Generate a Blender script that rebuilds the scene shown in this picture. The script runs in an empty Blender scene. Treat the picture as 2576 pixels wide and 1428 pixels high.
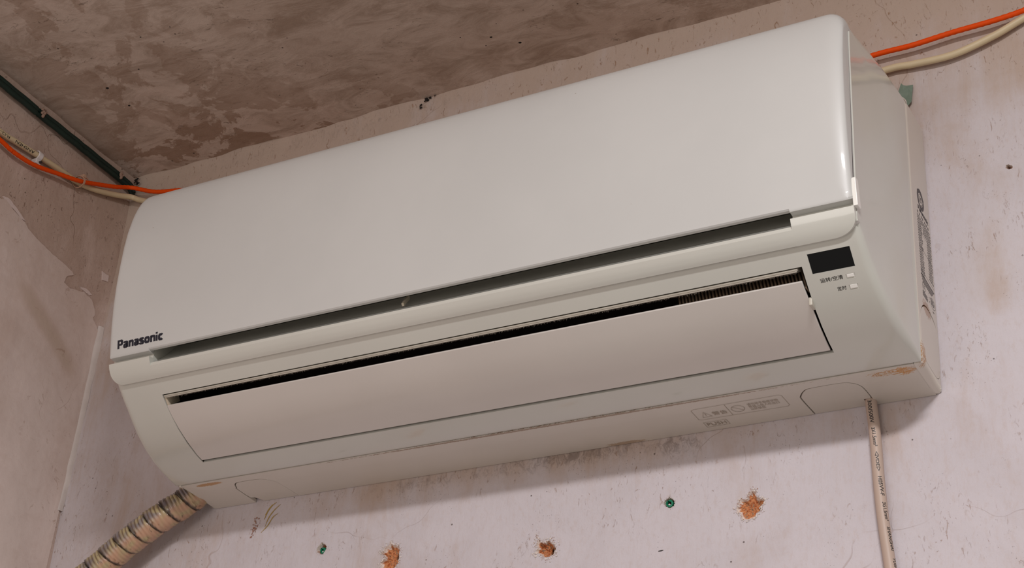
import bpy, bmesh, math, random
from mathutils import Vector, Matrix, noise
from mathutils.geometry import delaunay_2d_cdt
random.seed(7)
S = bpy.context.scene
COL = S.collection
# ---------------------------------------------------------------- camera
cam_d = bpy.data.cameras.new('camera'); cam = bpy.data.objects.new('camera', cam_d); COL.objects.link(cam)
cam_d.sensor_width = 36.0; cam_d.lens = 57.014; cam_d.clip_start = 0.02
R0 = Vector((0.87946, 0.471078, 0.068082)); R1 = Vector((-0.186711, 0.473015, -0.861043)); R2 = Vector((-0.437822, 0.744542, 0.503953))
mw = Matrix.Identity(4)
for i in range(3):
    mw[i][0] = R0[i]; mw[i][1] = -R1[i]; mw[i][2] = -R2[i]
mw.translation = Vector((1.127315, -1.313628, -0.678033))
cam.matrix_world = mw
S.camera = cam
# ---------------------------------------------------------------- world, light, exposure
wd = bpy.data.worlds.new('world'); S.world = wd; wd.use_nodes = True
wd.node_tree.nodes['Background'].inputs[0].default_value = (1.0, 0.92, 0.845, 1)
wd.node_tree.nodes['Background'].inputs[1].default_value = 0.36
def area(name, loc, target, size, power, color, shape='DISK', size_y=None):
    l = bpy.data.lights.new(name, 'AREA'); l.shape = shape; l.size = size; l.energy = power; l.color = color
    if size_y: l.size_y = size_y
    o = bpy.data.objects.new(name, l); COL.objects.link(o)
    o.location = loc
    o.rotation_euler = (Vector(target) - Vector(loc)).to_track_quat('-Z', 'Y').to_euler()
    return o
area('ceiling_lamp', (1.22, -1.42, 0.480), (1.10, -1.15, -1.0), 0.34, 27, (1.0, 0.985, 1.0), 'RECTANGLE', 0.14)
area('fill_light', (0.35, -3.3, -0.7), (0.2, 0.0, 0.0), 1.3, 13, (1.0, 0.94, 0.89), 'RECTANGLE', 1.2)  # added unseen fill, lifts the left end and the shadows under the unit
S.view_settings.view_transform = 'Standard'; S.view_settings.look = 'None'
S.view_settings.exposure = 0.0; S.view_settings.gamma = 1.0
S.view_settings.use_curve_mapping = False
S.cycles.use_denoising = True
# ---------------------------------------------------------------- materials
def new_mat(name):
    m = bpy.data.materials.new(name); m.use_nodes = True
    return m, m.node_tree.nodes, m.node_tree.links, m.node_tree.nodes['Principled BSDF']
def lin(c):
    return tuple(((v/255)/12.92 if v/255 <= .04045 else ((v/255+.055)/1.055)**2.4) for v in c) + (1.0,)
def simple(name, rgb, rough=0.5, coat=0.0, spec=0.5, metal=0.0, bump=0.0, bscale=200, var=0.0, vscale=30):
    m, N, L, b = new_mat(name)
    b.inputs['Base Color'].default_value = lin(rgb); b.inputs['Roughness'].default_value = rough
    b.inputs['Coat Weight'].default_value = coat; b.inputs['Specular IOR Level'].default_value = spec
    b.inputs['Metallic'].default_value = metal
    tc = N.new('ShaderNodeTexCoord')
    if var:
        n = N.new('ShaderNodeTexNoise'); n.inputs['Scale'].default_value = vscale; n.inputs['Detail'].default_value = 6
        L.new(tc.outputs['Object'], n.inputs['Vector'])
        mx = N.new('ShaderNodeMix'); mx.data_type = 'RGBA'
        c = lin(rgb); mx.inputs[6].default_value = c
        mx.inputs[7].default_value = (c[0]*(1-var), c[1]*(1-var), c[2]*(1-var), 1)
        L.new(n.outputs[0], mx.inputs[0]); L.new(mx.outputs[2], b.inputs['Base Color'])
    if bump:
        n2 = N.new('ShaderNodeTexNoise'); n2.inputs['Scale'].default_value = bscale; n2.inputs['Detail'].default_value = 4
        L.new(tc.outputs['Object'], n2.inputs['Vector'])
        bp = N.new('ShaderNodeBump'); bp.inputs['Strength'].default_value = bump; bp.inputs['Distance'].default_value = 0.001
        L.new(n2.outputs[0], bp.inputs['Height']); L.new(bp.outputs[0], b.inputs['Normal'])
    return m
class G:                                   # tiny node-graph helper
    def __init__(s, m): s.t = m.node_tree; s.N = s.t.nodes; s.L = s.t.links; s.tc = s.N.new('ShaderNodeTexCoord')
    def link(s, a, b):
        if isinstance(a, (int, float)): b.default_value = a
        elif isinstance(a, tuple): b.default_value = a
        else: s.L.new(a, b)
    def mapping(s, scale=(1, 1, 1), loc=(0, 0, 0), rot=(0, 0, 0)):
        n = s.N.new('ShaderNodeMapping'); n.inputs['Scale'].default_value = scale; n.inputs['Location'].default_value = loc
        n.inputs['Rotation'].default_value = rot
        s.L.new(s.tc.outputs['Object'], n.inputs[0]); return n.outputs[0]
    def noise(s, vec, scale, detail=5, rough=0.55, dist=0.0):
        n = s.N.new('ShaderNodeTexNoise'); s.L.new(vec, n.inputs['Vector'])
        n.inputs['Scale'].default_value = scale; n.inputs['Detail'].default_value = detail
        n.inputs['Roughness'].default_value = rough; n.inputs['Distortion'].default_value = dist
        return n.outputs[0]
    def voro(s, vec, scale, feature='F1', rand=1.0):
        n = s.N.new('ShaderNodeTexVoronoi'); n.feature = feature; s.L.new(vec, n.inputs['Vector'])
        n.inputs['Scale'].default_value = scale; n.inputs['Randomness'].default_value = rand
        return n
    def ramp(s, f, a, b, va=0.0, vb=1.0):
        n = s.N.new('ShaderNodeMapRange'); n.interpolation_type = 'SMOOTHSTEP'
        s.link(f, n.inputs[0]); n.inputs[1].default_value = a; n.inputs[2].default_value = b
        n.inputs[3].default_value = va; n.inputs[4].default_value = vb
        return n.outputs[0]
    def math(s, op, a, b=0.0):
        n = s.N.new('ShaderNodeMath'); n.operation = op; s.link(a, n.inputs[0]); s.link(b, n.inputs[1]); return n.outputs[0]
    def mix(s, f, a, b):
        n = s.N.new('ShaderNodeMix'); n.data_type = 'RGBA'
        s.link(f, n.inputs[0]); s.link(a, n.inputs[6]); s.link(b, n.inputs[7]); return n.outputs[2]
    def attr(s, name):
        n = s.N.new('ShaderNodeAttribute'); n.attribute_name = name; return n
    def blob(s, c, r):                      # 1 at c, 0 beyond radii r, in object coordinates
        mp = s.N.new('ShaderNodeMapping'); mp.vector_type = 'POINT'
        sc = tuple(1/v for v in r); mp.inputs['Scale'].default_value = sc
        mp.inputs['Location'].default_value = tuple(-c[i]*sc[i] for i in range(3))
        s.L.new(s.tc.outputs['Object'], mp.inputs[0])
        ln = s.N.new('ShaderNodeVectorMath'); ln.operation = 'LENGTH'; s.L.new(mp.outputs[0], ln.inputs[0])
        return s.ramp(ln.outputs['Value'], 0.35, 1.0, 1.0, 0.0)
    def bump(s, h, strength, dist, normal=None):
        n = s.N.new('ShaderNodeBump'); n.inputs['Strength'].default_value = strength; n.inputs['Distance'].default_value = dist
        s.L.new(h, n.inputs['Height'])
        if normal is not None: s.L.new(normal, n.inputs['Normal'])
        return n.outputs[0]

def plaster(name, light, dark, brown, streak=(26, 26, 5), amount=1.0, pit=1.0, bstr=0.5, rough_noise=1.0, tint=.62, tan_=(.49, .385, .30, 1.0)):
    m, N, L, b = new_mat(name); g = G(m)
    o = g.mapping()
    st = g.attr('stain_tone').outputs['Fac']; gr = g.attr('grime').outputs['Fac']
    n1 = g.noise(o, 7, 6, 0.6, 0.6); n2 = g.noise(g.mapping(streak), 1.0, 7, 0.68, 0.5); n3 = g.noise(o, 90, 6, 0.7)
    c = g.mix(g.ramp(n1, .35, .7), light, tuple(light[i]*.93 for i in range(3)) + (1.0,))
    s1 = g.math('ADD', g.math('MULTIPLY', n2, .55), g.math('MULTIPLY', n1, .45))
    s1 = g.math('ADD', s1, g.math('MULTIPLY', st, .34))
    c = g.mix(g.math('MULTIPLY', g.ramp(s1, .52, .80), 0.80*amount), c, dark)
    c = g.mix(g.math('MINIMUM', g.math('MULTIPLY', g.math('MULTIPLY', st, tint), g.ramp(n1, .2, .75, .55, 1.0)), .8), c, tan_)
    fm = g.noise(g.mapping((streak[0]*8, streak[1]*8, streak[2]*20)), 1.0, 5, .75, .4)
    c = g.mix(g.math('MULTIPLY', g.ramp(fm, .48, .68), .19), c, dark)
    # short brown scuffs and worm marks
    v = g.noise(g.mapping((streak[0]*7, streak[1]*7, streak[2]*14)), 1.0, 5, 0.65, 1.6)
    sc = g.math('MULTIPLY', g.ramp(v, .60, .70), g.ramp(g.math('ADD', g.noise(o, 11, 3), g.math('MULTIPLY', st, .22)), .46, .64))
    c = g.mix(g.math('MULTIPLY', sc, .62*amount), c, brown)
    # pits and dots
    vo = g.voro(o, 75); d = g.ramp(vo.outputs['Distance'], .045, .085, 1.0, 0.0)
    d = g.math('MULTIPLY', d, g.ramp(g.noise(o, 14, 2), .56, .60))
    vo2 = g.voro(o, 260); d2 = g.ramp(vo2.outputs['Distance'], .06, .13, 1.0, 0.0)
    d2 = g.math('MULTIPLY', d2, g.ramp(g.noise(o, 22, 2), .54, .62))
    dd = g.math('MAXIMUM', d, g.math('MULTIPLY', d2, .55))
    c = g.mix(g.math('MULTIPLY', dd, .75*pit), c, lin((70, 55, 45)))
    # grime: black scratchy dirt where the attribute says so
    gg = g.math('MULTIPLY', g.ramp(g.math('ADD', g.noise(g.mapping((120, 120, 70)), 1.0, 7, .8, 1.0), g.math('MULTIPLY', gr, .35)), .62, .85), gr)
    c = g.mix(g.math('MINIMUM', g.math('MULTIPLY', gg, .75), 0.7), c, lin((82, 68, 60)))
    # faint hairline cracks
    vc = g.voro(g.mapping((5, 5, 5)), 1.0, 'DISTANCE_TO_EDGE')
    dn = N.new('ShaderNodeVectorMath'); dn.operation = 'ADD'
    nz = N.new('ShaderNodeTexNoise'); nz.inputs['Scale'].default_value = 14; L.new(o, nz.inputs['Vector'])
    sc2 = N.new('ShaderNodeVectorMath'); sc2.operation = 'SCALE'; sc2.inputs['Scale'].default_value = 0.10; L.new(nz.outputs['Color'], sc2.inputs[0])
    L.new(o, dn.inputs[0]); L.new(sc2.outputs[0], dn.inputs[1]); L.new(dn.outputs[0], vc.inputs['Vector']); vc.inputs['Scale'].default_value = 4.0
    cr = g.math('MULTIPLY', g.ramp(vc.outputs['Distance'], .0005, .0035, 1.0, 0.0), g.ramp(g.noise(o, 6, 2), .52, .62))
    c = g.mix(g.math('MULTIPLY', cr, .28), c, brown)
    L.new(c, b.inputs['Base Color'])
    b.inputs['Roughness'].default_value = 0.8; b.inputs['Specular IOR Level'].default_value = 0.25
    h = g.math('ADD', g.math('MULTIPLY', n3, .5), g.math('MULTIPLY', n2, .8))
    h = g.math('SUBTRACT', h, g.math('MULTIPLY', dd, .8)); h = g.math('SUBTRACT', h, g.math('MULTIPLY', sc, .35))
    h = g.math('SUBTRACT', h, g.math('MULTIPLY', cr, .4))
    nb = g.bump(g.noise(o, 16, 3), rough_noise*0.5, 0.006)
    L.new(g.bump(h, bstr, 0.0022, nb), b.inputs['Normal'])
    return m
M_WALL = plaster('wall_plaster', lin((201, 193, 197)), lin((180, 156, 140)), lin((144, 104, 70)))
M_LEFT = plaster('left_wall_plaster', lin((216, 195, 187)), lin((168, 140, 127)), lin((122, 88, 66)), streak=(5, 26, 9), amount=1.0, bstr=.7)
M_SKIM = plaster('skim_coat', lin((220, 203, 197)), lin((192, 166, 154)), lin((150, 115, 92)), streak=(5, 7, 4), amount=.7, pit=.4, bstr=.3)
M_CAULK = simple('white_caulk', (214, 202, 196), .6, bump=.6, bscale=90, var=.25, vscale=60)
# ceiling
m, N, L, b = new_mat('ceiling_concrete'); g = G(m); o = g.mapping(rot=(0, 0, 0.25))
na = g.noise(o, 15, 7, .62, .35); nb_ = g.noise(g.mapping((14, 34, 10)), 1.0, 7, .7, .8); st = g.attr('stain_tone').outputs['Fac']
c = g.mix(g.ramp(nb_, .4, .68), lin((202, 184, 172)), lin((170, 150, 136)))
pa = g.math('MULTIPLY', g.ramp(g.math('ADD', na, g.math('MULTIPLY', g.noise(o, 40, 5), .12)), .535, .565), st)
c = g.mix(g.math('MULTIPLY', pa, .75), c, lin((146, 118, 98)))
pb = g.math('MULTIPLY', g.ramp(g.noise(g.mapping((13, 17, 12), (3, 1, 0)), 1.0, 6, .6, .3), .54, .60), st)
c = g.mix(g.math('MULTIPLY', pb, .4), c, lin((214, 193, 181)))
v = g.noise(g.mapping((70, 150, 90), rot=(0, 0, .3)), 1.0, 5, .7, 1.5)
sc = g.math('MULTIPLY', g.ramp(v, .60, .70), g.ramp(g.noise(o, 13, 3), .47, .62))
c = g.mix(g.math('MULTIPLY', sc, .6), c, lin((102, 78, 58)))
vo = g.voro(o, 60); d = g.math('MULTIPLY', g.ramp(vo.outputs['Distance'], .05, .09, 1.0, 0.0), g.ramp(g.noise(o, 12, 2), .55, .58))
c = g.mix(g.math('MULTIPLY', d, .8), c, lin((50, 38, 30)))
L.new(c, b.inputs['Base Color']); b.inputs['Roughness'].default_value = .85; b.inputs['Specular IOR Level'].default_value = .2
h = g.math('ADD', g.math('MULTIPLY', nb_, .8), g.math('MULTIPLY', g.noise(o, 110, 5, .7), .4)); h = g.math('SUBTRACT', h, g.math('MULTIPLY', g.math('ADD', sc, d), .5))
L.new(g.bump(h, .6, .0025, g.bump(g.noise(o, 14, 3), .5, .006)), b.inputs['Normal'])
M_CEIL = m
# plastics
def plastic(name, rgb, rough=.3, stains=(), coat=.25, speck=0.0, rust=(168, 112, 40)):
    m, N, L, b = new_mat(name); g = G(m); o = g.mapping()
    c = g.mix(g.ramp(g.noise(o, 5, 4), .35, .7), lin(rgb), lin(tuple(v*.975 for v in rgb)))
    vo = g.voro(o, 34); d = g.math('MULTIPLY', g.ramp(vo.outputs['Distance'], .018, .034, 1.0, 0.0), g.ramp(g.noise(o, 9, 2), .55, .60))
    c = g.mix(g.math('MULTIPLY', d, .5), c, lin((120, 90, 60)))
    for (cc, rr, th, col, k) in stains:
        bl = g.blob((cc[0]-.4, cc[1], cc[2]), rr)
        nn = g.math('ADD', g.noise(g.mapping((150, 300, 300)), 1.0, 7, .75, 1.8), g.math('MULTIPLY', bl, .3))
        f = g.math('MULTIPLY', g.ramp(nn, th, th+.06), g.ramp(bl, .02, .3))
        c = g.mix(g.math('MULTIPLY', f, k), c, lin(col))
    L.new(c, b.inputs['Base Color']); b.inputs['Roughness'].default_value = rough
    b.inputs['Coat Weight'].default_value = coat; b.inputs['Coat Roughness'].default_value = .07
    L.new(g.bump(g.noise(o, 3.5, 2), .10, .01), b.inputs['Normal'])
    return m
RUST = (176, 120, 44)
M_PANEL = plastic('panel_plastic', (199, 198, 195), .42, coat=.12)
M_COVER = plastic('cover_plastic', (203, 202, 193), .30, coat=.8)
M_FLAP = plastic('flap_plastic', (208, 201, 194), .22, coat=.5)
M_CHAS = plastic('chassis_plastic', (212, 203, 192), .36, stains=[((.811, -.058, .008), (.012, .014, .022), .74, RUST, .85), ((.811, -.035, .066), (.01, .02, .012), .66, (150, 100, 50), .7)])
M_BOT = plastic('bottom_plastic', (206, 198, 188), .40, stains=[((.786, -.056, -.003), (.045, .010, .02), .755, RUST, .8), ((.792, -.055, -.003), (.014, .012, .02), .70, (190, 130, 50), .8),
        ((.030, -.0585, -.003), (.022, .004, .02), .56, (176, 124, 56), .85), ((.45, -.0625, -.003), (.35, .0022, .02), .62, (120, 85, 45), .7), ((.50, -.003, -.003), (.03, .006, .02), .66, (150, 110, 60), .6)])
M_CLIP = simple('white_clip_plastic', (240, 238, 232), .25, coat=.5)
M_LIP = simple('outlet_lip_plastic', (205, 198, 184), .5, var=.3, vscale=120)
M_DUST = simple('dust', (128, 118, 108), .95)
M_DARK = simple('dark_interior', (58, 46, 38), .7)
M_CASEIN = simple('inner_plastic', (196, 184, 164), .55)  # tan plastic of the duct cheek and slot rib
M_VANE = simple('brown_vane_plastic', (136, 116, 96), .6)
M_NAVY = simple('navy_print', (22, 26, 40), .4)
M_PRINT = simple('charcoal_print', (66, 60, 62), .5)
M_BLACKGLOSS = simple('black_display_glass', (4, 4, 6), .14, coat=.0, spec=.35, bump=.25, bscale=30)
M_EMB = simple('emboss_tone', (158, 144, 128), .6)  # flat lettering tone, darker than the bottom plastic
M_EMBD = simple('emboss_tone_dark', (96, 76, 56), .6)
M_ORANGE = simple('orange_sheath', (226, 74, 0), .6, coat=.0, spec=.2, bump=.25, bscale=120)
M_CREAM = simple('cream_sheath', (214, 194, 158), .45, var=.16, vscale=60)
M_GREEN = simple('dark_green_tape', (10, 44, 36), .55, var=.6, vscale=50, bump=.4, bscale=80)
M_PLUG = simple('green_plug_plastic', (14, 122, 90), .45)
M_TAPE = simple('grey_green_tape', (124, 140, 124), .7, var=.35, vscale=150)
M_CABLE = simple('beige_cable_sheath', (186, 164, 150), .50, coat=.0, var=.08, vscale=40)
M_INK = simple('black_ink', (18, 16, 16), .5)
M_NYLON = simple('milky_nylon', (214, 206, 204), .4)
M_TIE = simple('tan_nylon', (186, 150, 126), .5)
M_STEEL = simple('nail_steel', (90, 88, 86), .35, metal=.8)
M_BLACK = simple('matt_black', (26, 18, 14), .95)  # near-black tone for the tufts, pit marks and plug insides
M_YEL = simple('yellow_scratch', (170, 140, 70), .8)
M_CHIPW = simple('broken_plaster', (238, 226, 220), .9, var=.3, vscale=350, bump=.8, bscale=300)
# brick crater / hose: vertex colour
def vcol_mat(name, rough, coat=0, bump=0, bscale=200, noisecol=None):
    m, N, L, b = new_mat(name); g = G(m); a = g.attr('col').outputs['Color']
    if noisecol:
        a = g.mix(g.math('MULTIPLY', g.ramp(g.noise(g.mapping(), noisecol[1], 5, .7), .55, .7), noisecol[2]), a, lin(noisecol[0]))
    L.new(a, b.inputs['Base Color']); b.inputs['Roughness'].default_value = rough; b.inputs['Coat Weight'].default_value = coat
    b.inputs['Coat Roughness'].default_value = .15
    if bump: L.new(g.bump(g.noise(g.mapping(), bscale, 4, .7), bump, .0012), b.inputs['Normal'])
    return m
M_BRICK = vcol_mat('crumbled_brick', .95, bump=1.0, bscale=420, noisecol=((120, 62, 34), 420, .6))
M_HOSE = vcol_mat('taped_hose', .38, coat=.45)
# ---------------------------------------------------------------- object helpers
def tag(o, label=None, cat=None, group=None, kind=None):
    if label: o['label'] = label
    if cat: o['category'] = cat
    if group: o['group'] = group
    if kind: o['kind'] = kind
    return o
def empty(name, loc, label, cat, group=None):
    o = bpy.data.objects.new(name, None); COL.objects.link(o); o.location = loc; o.empty_display_size = .05
    return tag(o, label, cat, group)
def finish(name, bm, mat, parent=None, smooth=30, recalc=True, bevel=0, sub=None):
    if recalc: bmesh.ops.recalc_face_normals(bm, faces=bm.faces)
    me = bpy.data.meshes.new(name); 
    if parent is not None:
        off = parent_world(parent); bmesh.ops.translate(bm, verts=bm.verts, vec=-off)
    bm.to_mesh(me); bm.free(); me.materials.append(mat)
    o = bpy.data.objects.new(name, me); COL.objects.link(o)
    if parent is not None: o.parent = parent
    if smooth:
        for p in me.polygons: p.use_smooth = True
        try: me.set_sharp_from_angle(angle=math.radians(smooth))
        except Exception: pass
    if bevel:
        md = o.modifiers.new('bevel', 'BEVEL'); md.width = bevel; md.segments = 2; md.limit_method = 'ANGLE'; md.angle_limit = math.radians(40)
        md.harden_normals = False
    return o
def parent_world(p):
    v = Vector((0, 0, 0))
    while p is not None: v = v + Vector(p.location); p = p.parent
    return v
def normals2(P, closed=True):
    n = len(P); out = []
    area2 = sum(P[i][0]*P[(i+1) % n][1]-P[(i+1) % n][0]*P[i][1] for i in range(n))
    sg = 1 if area2 > 0 else -1
    for i in range(n):
        a = P[(i-1) % n] if (closed or i > 0) else P[i]; b_ = P[(i+1) % n] if (closed or i < n-1) else P[i]
        p = P[i]
        def nn(u, w):
            d = Vector((w[0]-u[0], w[1]-u[1]))
            return Vector((d.y, -d.x)).normalized()*sg if d.length > 1e-9 else Vector((0, 0))
        v = nn(a, p)+nn(p, b_)
        out.append(v.normalized() if v.length > 1e-6 else nn(p, b_))
    return out
def loft(bm, prof, rad, xl, xr, stations, nf=5, skip=None, caps=True, closed=True, iv=None, ls=None):
    """prof: list of (y,z) or f(x)->list; rad: per vertex end-rounding radius; xl/xr: f(y) ends"""
    pf = prof if callable(prof) else (lambda x: prof)
    base0 = pf(stations[0]); base1 = pf(stations[-1]); n = len(base0)
    rows = []
    def endrow(P, side, a):
        nr = normals2(P, closed); row = []
        for i, (y, z) in enumerate(P):
            r = rad[i]; s, c_ = math.sin(a), math.cos(a); lk = ls[i] if (ls and side < 0) else 1.0; r *= lk
            if iv and iv[i] is not None: yy = y+iv[i][0]*(1-c_)*lk; zz = z+iv[i][1]*(1-c_)*lk
            else: yy = y - nr[i].x*r*(1-c_); zz = z - nr[i].y*r*(1-c_)
            x = (xl(yy)+r*(1-s)) if side < 0 else (xr(yy)-r*(1-s))
            row.append(bm.verts.new((x, yy, zz)))
        return row
    for k in range(nf, -1, -1): rows.append(endrow(base0, -1, math.pi/2*k/nf))
    nl = len(rows)
    for x in stations: rows.append([bm.verts.new((x, y, z)) for (y, z) in pf(x)])
    for k in range(0, nf+1): rows.append(endrow(base1, 1, math.pi/2*k/nf))
    faces = {}
    m_ = n if closed else n-1
    for j in range(len(rows)-1):
        for i in range(m_):
            if skip and nl <= j < nl+len(stations)-1 and skip(stations[j-nl], stations[j-nl+1], i): continue
            q = [rows[j][i], rows[j][(i+1) % n], rows[j+1][(i+1) % n], rows[j+1][i]]
            try: bm.faces.new(q)
            except ValueError: pass
    if caps:
        for r_ in (rows[0], rows[-1]):
            try:
                f = bm.faces.new(r_); bmesh.ops.triangulate(bm, faces=[f])
            except ValueError: pass
    return rows
def box(bm, x0, x1, y0, y1, z0, z1):
    v = [bm.verts.new((x, y, z)) for x in (x0, x1) for y in (y0, y1) for z in (z0, z1)]
    for f in ((0, 1, 3, 2), (4, 6, 7, 5), (0, 4, 5, 1), (2, 3, 7, 6), (0, 2, 6, 4), (1, 5, 7, 3)): bm.faces.new([v[i] for i in f])
    return v
def prism(bm, poly, x0, x1):               # poly in (y,z), extruded in x
    a = [bm.verts.new((x0, y, z)) for y, z in poly]; b_ = [bm.verts.new((x1, y, z)) for y, z in poly]
    n = len(poly)
    for i in range(n): bm.faces.new((a[i], a[(i+1) % n], b_[(i+1) % n], b_[i]))
    bm.faces.new(a[::-1]); bm.faces.new(b_)
def inside(p, poly):
    c = False; n = len(poly); x, y = p
    for i in range(n):
        x0, y0 = poly[i]; x1, y1 = poly[(i+1) % n]
        if (y0 > y) != (y1 > y) and x < (x1-x0)*(y-y0)/(y1-y0)+x0: c = not c
    return c
def plate(bm, outline, holes, thick, fmap, extra=()):
    """flat plate with holes. fmap(u,v,w)->xyz, w 0 front .. 1 back"""
    pts = []; edges = []
    for poly in [outline]+list(holes):
        s = len(pts); pts += [Vector(p) for p in poly]; edges += [(s+i, s+(i+1) % len(poly)) for i in range(len(poly))]
    pts += [Vector(p) for p in extra]
    vs, es, fs, ov, oe, of = delaunay_2d_cdt(pts, edges, [], 0, 1e-7)
    keep = []
    for f in fs:
        cx = sum(vs[i].x for i in f)/len(f); cy = sum(vs[i].y for i in f)/len(f)
        if inside((cx, cy), outline) and not any(inside((cx, cy), h) for h in holes): keep.append(f)
    fr = {}; bk = {}
    for f in keep:
        for i in f:
            if i not in fr: fr[i] = bm.verts.new(fmap(vs[i].x, vs[i].y, 0)); 
            if thick and i not in bk: bk[i] = bm.verts.new(fmap(vs[i].x, vs[i].y, 1))
    cnt = {}
    for f in keep:
        bm.faces.new([fr[i] for i in f])
        if thick:
            bm.faces.new([bk[i] for i in reversed(f)])
        for k in range(len(f)):
            e = (f[k], f[(k+1) % len(f)]); cnt[e] = 1
    if thick:
        for (a, b_) in cnt:
            if (b_, a) not in cnt: bm.faces.new((fr[b_], fr[a], bk[a], bk[b_]))
    return fr
def catmull(P, n=12):
    P = [Vector(p) for p in P]; P = [P[0]*2-P[1]]+P+[P[-1]*2-P[-2]]; out = []
    for i in range(1, len(P)-2):
        for k in range(n):
            t = k/n; a, b_, c_, d = P[i-1], P[i], P[i+1], P[i+2]
            out.append(.5*((2*b_)+(-a+c_)*t+(2*a-5*b_+4*c_-d)*t*t+(-a+3*b_-3*c_+d)*t**3))
    out.append(P[-2]); return out
def frames(path, up=Vector((0, -1, 0))):
    fr = []; s = 0
    for i, p in enumerate(path):
        t = (path[min(i+1, len(path)-1)]-path[max(i-1, 0)]).normalized()
        side = t.cross(up); side = side.normalized() if side.length > 1e-6 else Vector((1, 0, 0))
        u = side.cross(t).normalized()
        if i: s += (p-path[i-1]).length
        fr.append((p, t, side, u, s))
    return fr
def tube(bm, path, r, seg=16, rf=None, colf=None, cap=True, squash=1.0):
    fr = frames(path); rings = []; cols = {}
    for (p, t, sd, u, s) in fr:
        ring = []
        for k in range(seg):
            a = 2*math.pi*k/seg; rr = r*(rf(s, a) if rf else 1)
            v = bm.verts.new(p+sd*math.cos(a)*rr+u*math.sin(a)*rr*squash)
            if colf: cols[v] = colf(s, a)
            ring.append(v)
        rings.append(ring)
    for i in range(len(rings)-1):
        for k in range(seg): bm.faces.new((rings[i][k], rings[i][(k+1) % seg], rings[i+1][(k+1) % seg], rings[i+1][k]))
    if cap: bm.faces.new(rings[0][::-1]); bm.faces.new(rings[-1])
    return cols
def set_cols(bm, cols):
    bm.verts.index_update(); idx = {v.index: c_ for v, c_ in cols.items()}
    lay = bm.verts.layers.float_color.new('col')
    for v in bm.verts:
        c_ = idx.get(v.index)
        if c_: v[lay] = (c_[0], c_[1], c_[2], 1)
_dg = None
def text_bm(body, w=None, h=None, offset=0.0, maxedge=None, align='LEFT'):
    """flat text mesh scaled so that its bounding box is w by h (one may be None); origin at lower left"""
    cu = bpy.data.curves.new('t', 'FONT'); cu.body = body; cu.size = 1.0; cu.offset = offset; cu.resolution_u = 4; cu.fill_mode = 'FRONT'
    cu.align_x = align
    ob = bpy.data.objects.new('t', cu); COL.objects.link(ob)
    bpy.context.view_layer.update(); dg = bpy.context.evaluated_depsgraph_get()
    me = ob.evaluated_get(dg).to_mesh(); bm = bmesh.new(); bm.from_mesh(me)
    ob.evaluated_get(dg).to_mesh_clear(); bpy.data.objects.remove(ob); bpy.data.curves.remove(cu)
    if not bm.verts: return bm
    x0 = min(v.co.x for v in bm.verts); x1 = max(v.co.x for v in bm.verts); y0 = min(v.co.y for v in bm.verts); y1 = max(v.co.y for v in bm.verts)
    sx = w/(x1-x0) if w else None; sy = h/(y1-y0) if h else None
    if sx is None: sx = sy
    if sy is None: sy = sx
    for v in bm.verts: v.co = Vector(((v.co.x-x0)*sx, (v.co.y-y0)*sy, 0))
    if maxedge:
        for _ in range(5):
            es = [e for e in bm.edges if e.calc_length() > maxedge]
            if not es: break
            bmesh.ops.subdivide_edges(bm, edges=es, cuts=1, use_grid_fill=False)
        bmesh.ops.triangulate(bm, faces=bm.faces)
    return bm
def merge(dst, src, fn):
    mp = {}
    for v in src.verts: mp[v] = dst.verts.new(fn(v.co.x, v.co.y))
    for f in src.faces:
        try: dst.faces.new([mp[v] for v in f.verts])
        except ValueError: pass
    src.free()
def smooth01(t): t = max(0, min(1, t)); return t*t*(3-2*t)
# ---------------------------------------------------------------- craters (outlines on the back wall, x,z)
def jag(poly, amp, n, seed):
    out = []; L_ = len(poly)
    for i in range(L_):
        a = Vector(poly[i]); b_ = Vector(poly[(i+1) % L_])
        for k in range(n):
            p = a.lerp(b_, k/n); q = noise.noise_vector(Vector((p.x*900+seed, p.y*900, seed)))
            out.append((p.x+q.x*amp, p.y+q.y*amp))
    return out
CR_B = [(0.6296, -0.0699), (0.6335, -0.0718), (0.6338, -0.0775), (0.638, -0.0798), (0.6416, -0.0803), (0.6419, -0.083), (0.6402, -0.0857), (0.6374, -0.087), (0.6376, -0.0896), (0.6366, -0.0921), (0.6333, -0.0937), (0.6327, -0.0966), (0.6301, -0.0982), (0.6255, -0.0989), (0.6209, -0.0983), (0.619, -0.0954), (0.618, -0.0916), (0.6148, -0.0892), (0.6138, -0.0864), (0.6161, -0.0841), (0.6177, -0.081), (0.6174, -0.0783), (0.6194, -0.0769), (0.6236, -0.0791), (0.6256, -0.0774), (0.6256, -0.0734)]
CR_C = [(0.4082, -0.0891), (0.4105, -0.0938), (0.4139, -0.0954), (0.4171, -0.0933), (0.4204, -0.0937), (0.4226, -0.0965), (0.4253, -0.0981), (0.4276, -0.103), (0.4258, -0.1062), (0.4246, -0.1085), (0.4199, -0.1107), (0.4149, -0.1104), (0.4114, -0.1069), (0.4073, -0.1055), (0.4058, -0.1032), (0.4073, -0.0996), (0.4057, -0.0956), (0.4071, -0.0921)]
CR_D = [(0.2352, -0.0722), (0.2375, -0.0752), (0.2427, -0.0767), (0.2461, -0.0771), (0.2463, -0.0819), (0.247, -0.0876), (0.247, -0.0959), (0.2447, -0.0985), (0.2434, -0.1013), (0.2431, -0.1039), (0.2400, -0.1075), (0.2346, -0.1085), (0.2277, -0.1062), (0.2256, -0.099), (0.2243, -0.0938), (0.2295, -0.0906), (0.2303, -0.0886), (0.2282, -0.085), (0.2228, -0.0826), (0.2263, -0.0806), (0.2278, -0.0773), (0.2326, -0.0752)]
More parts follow.
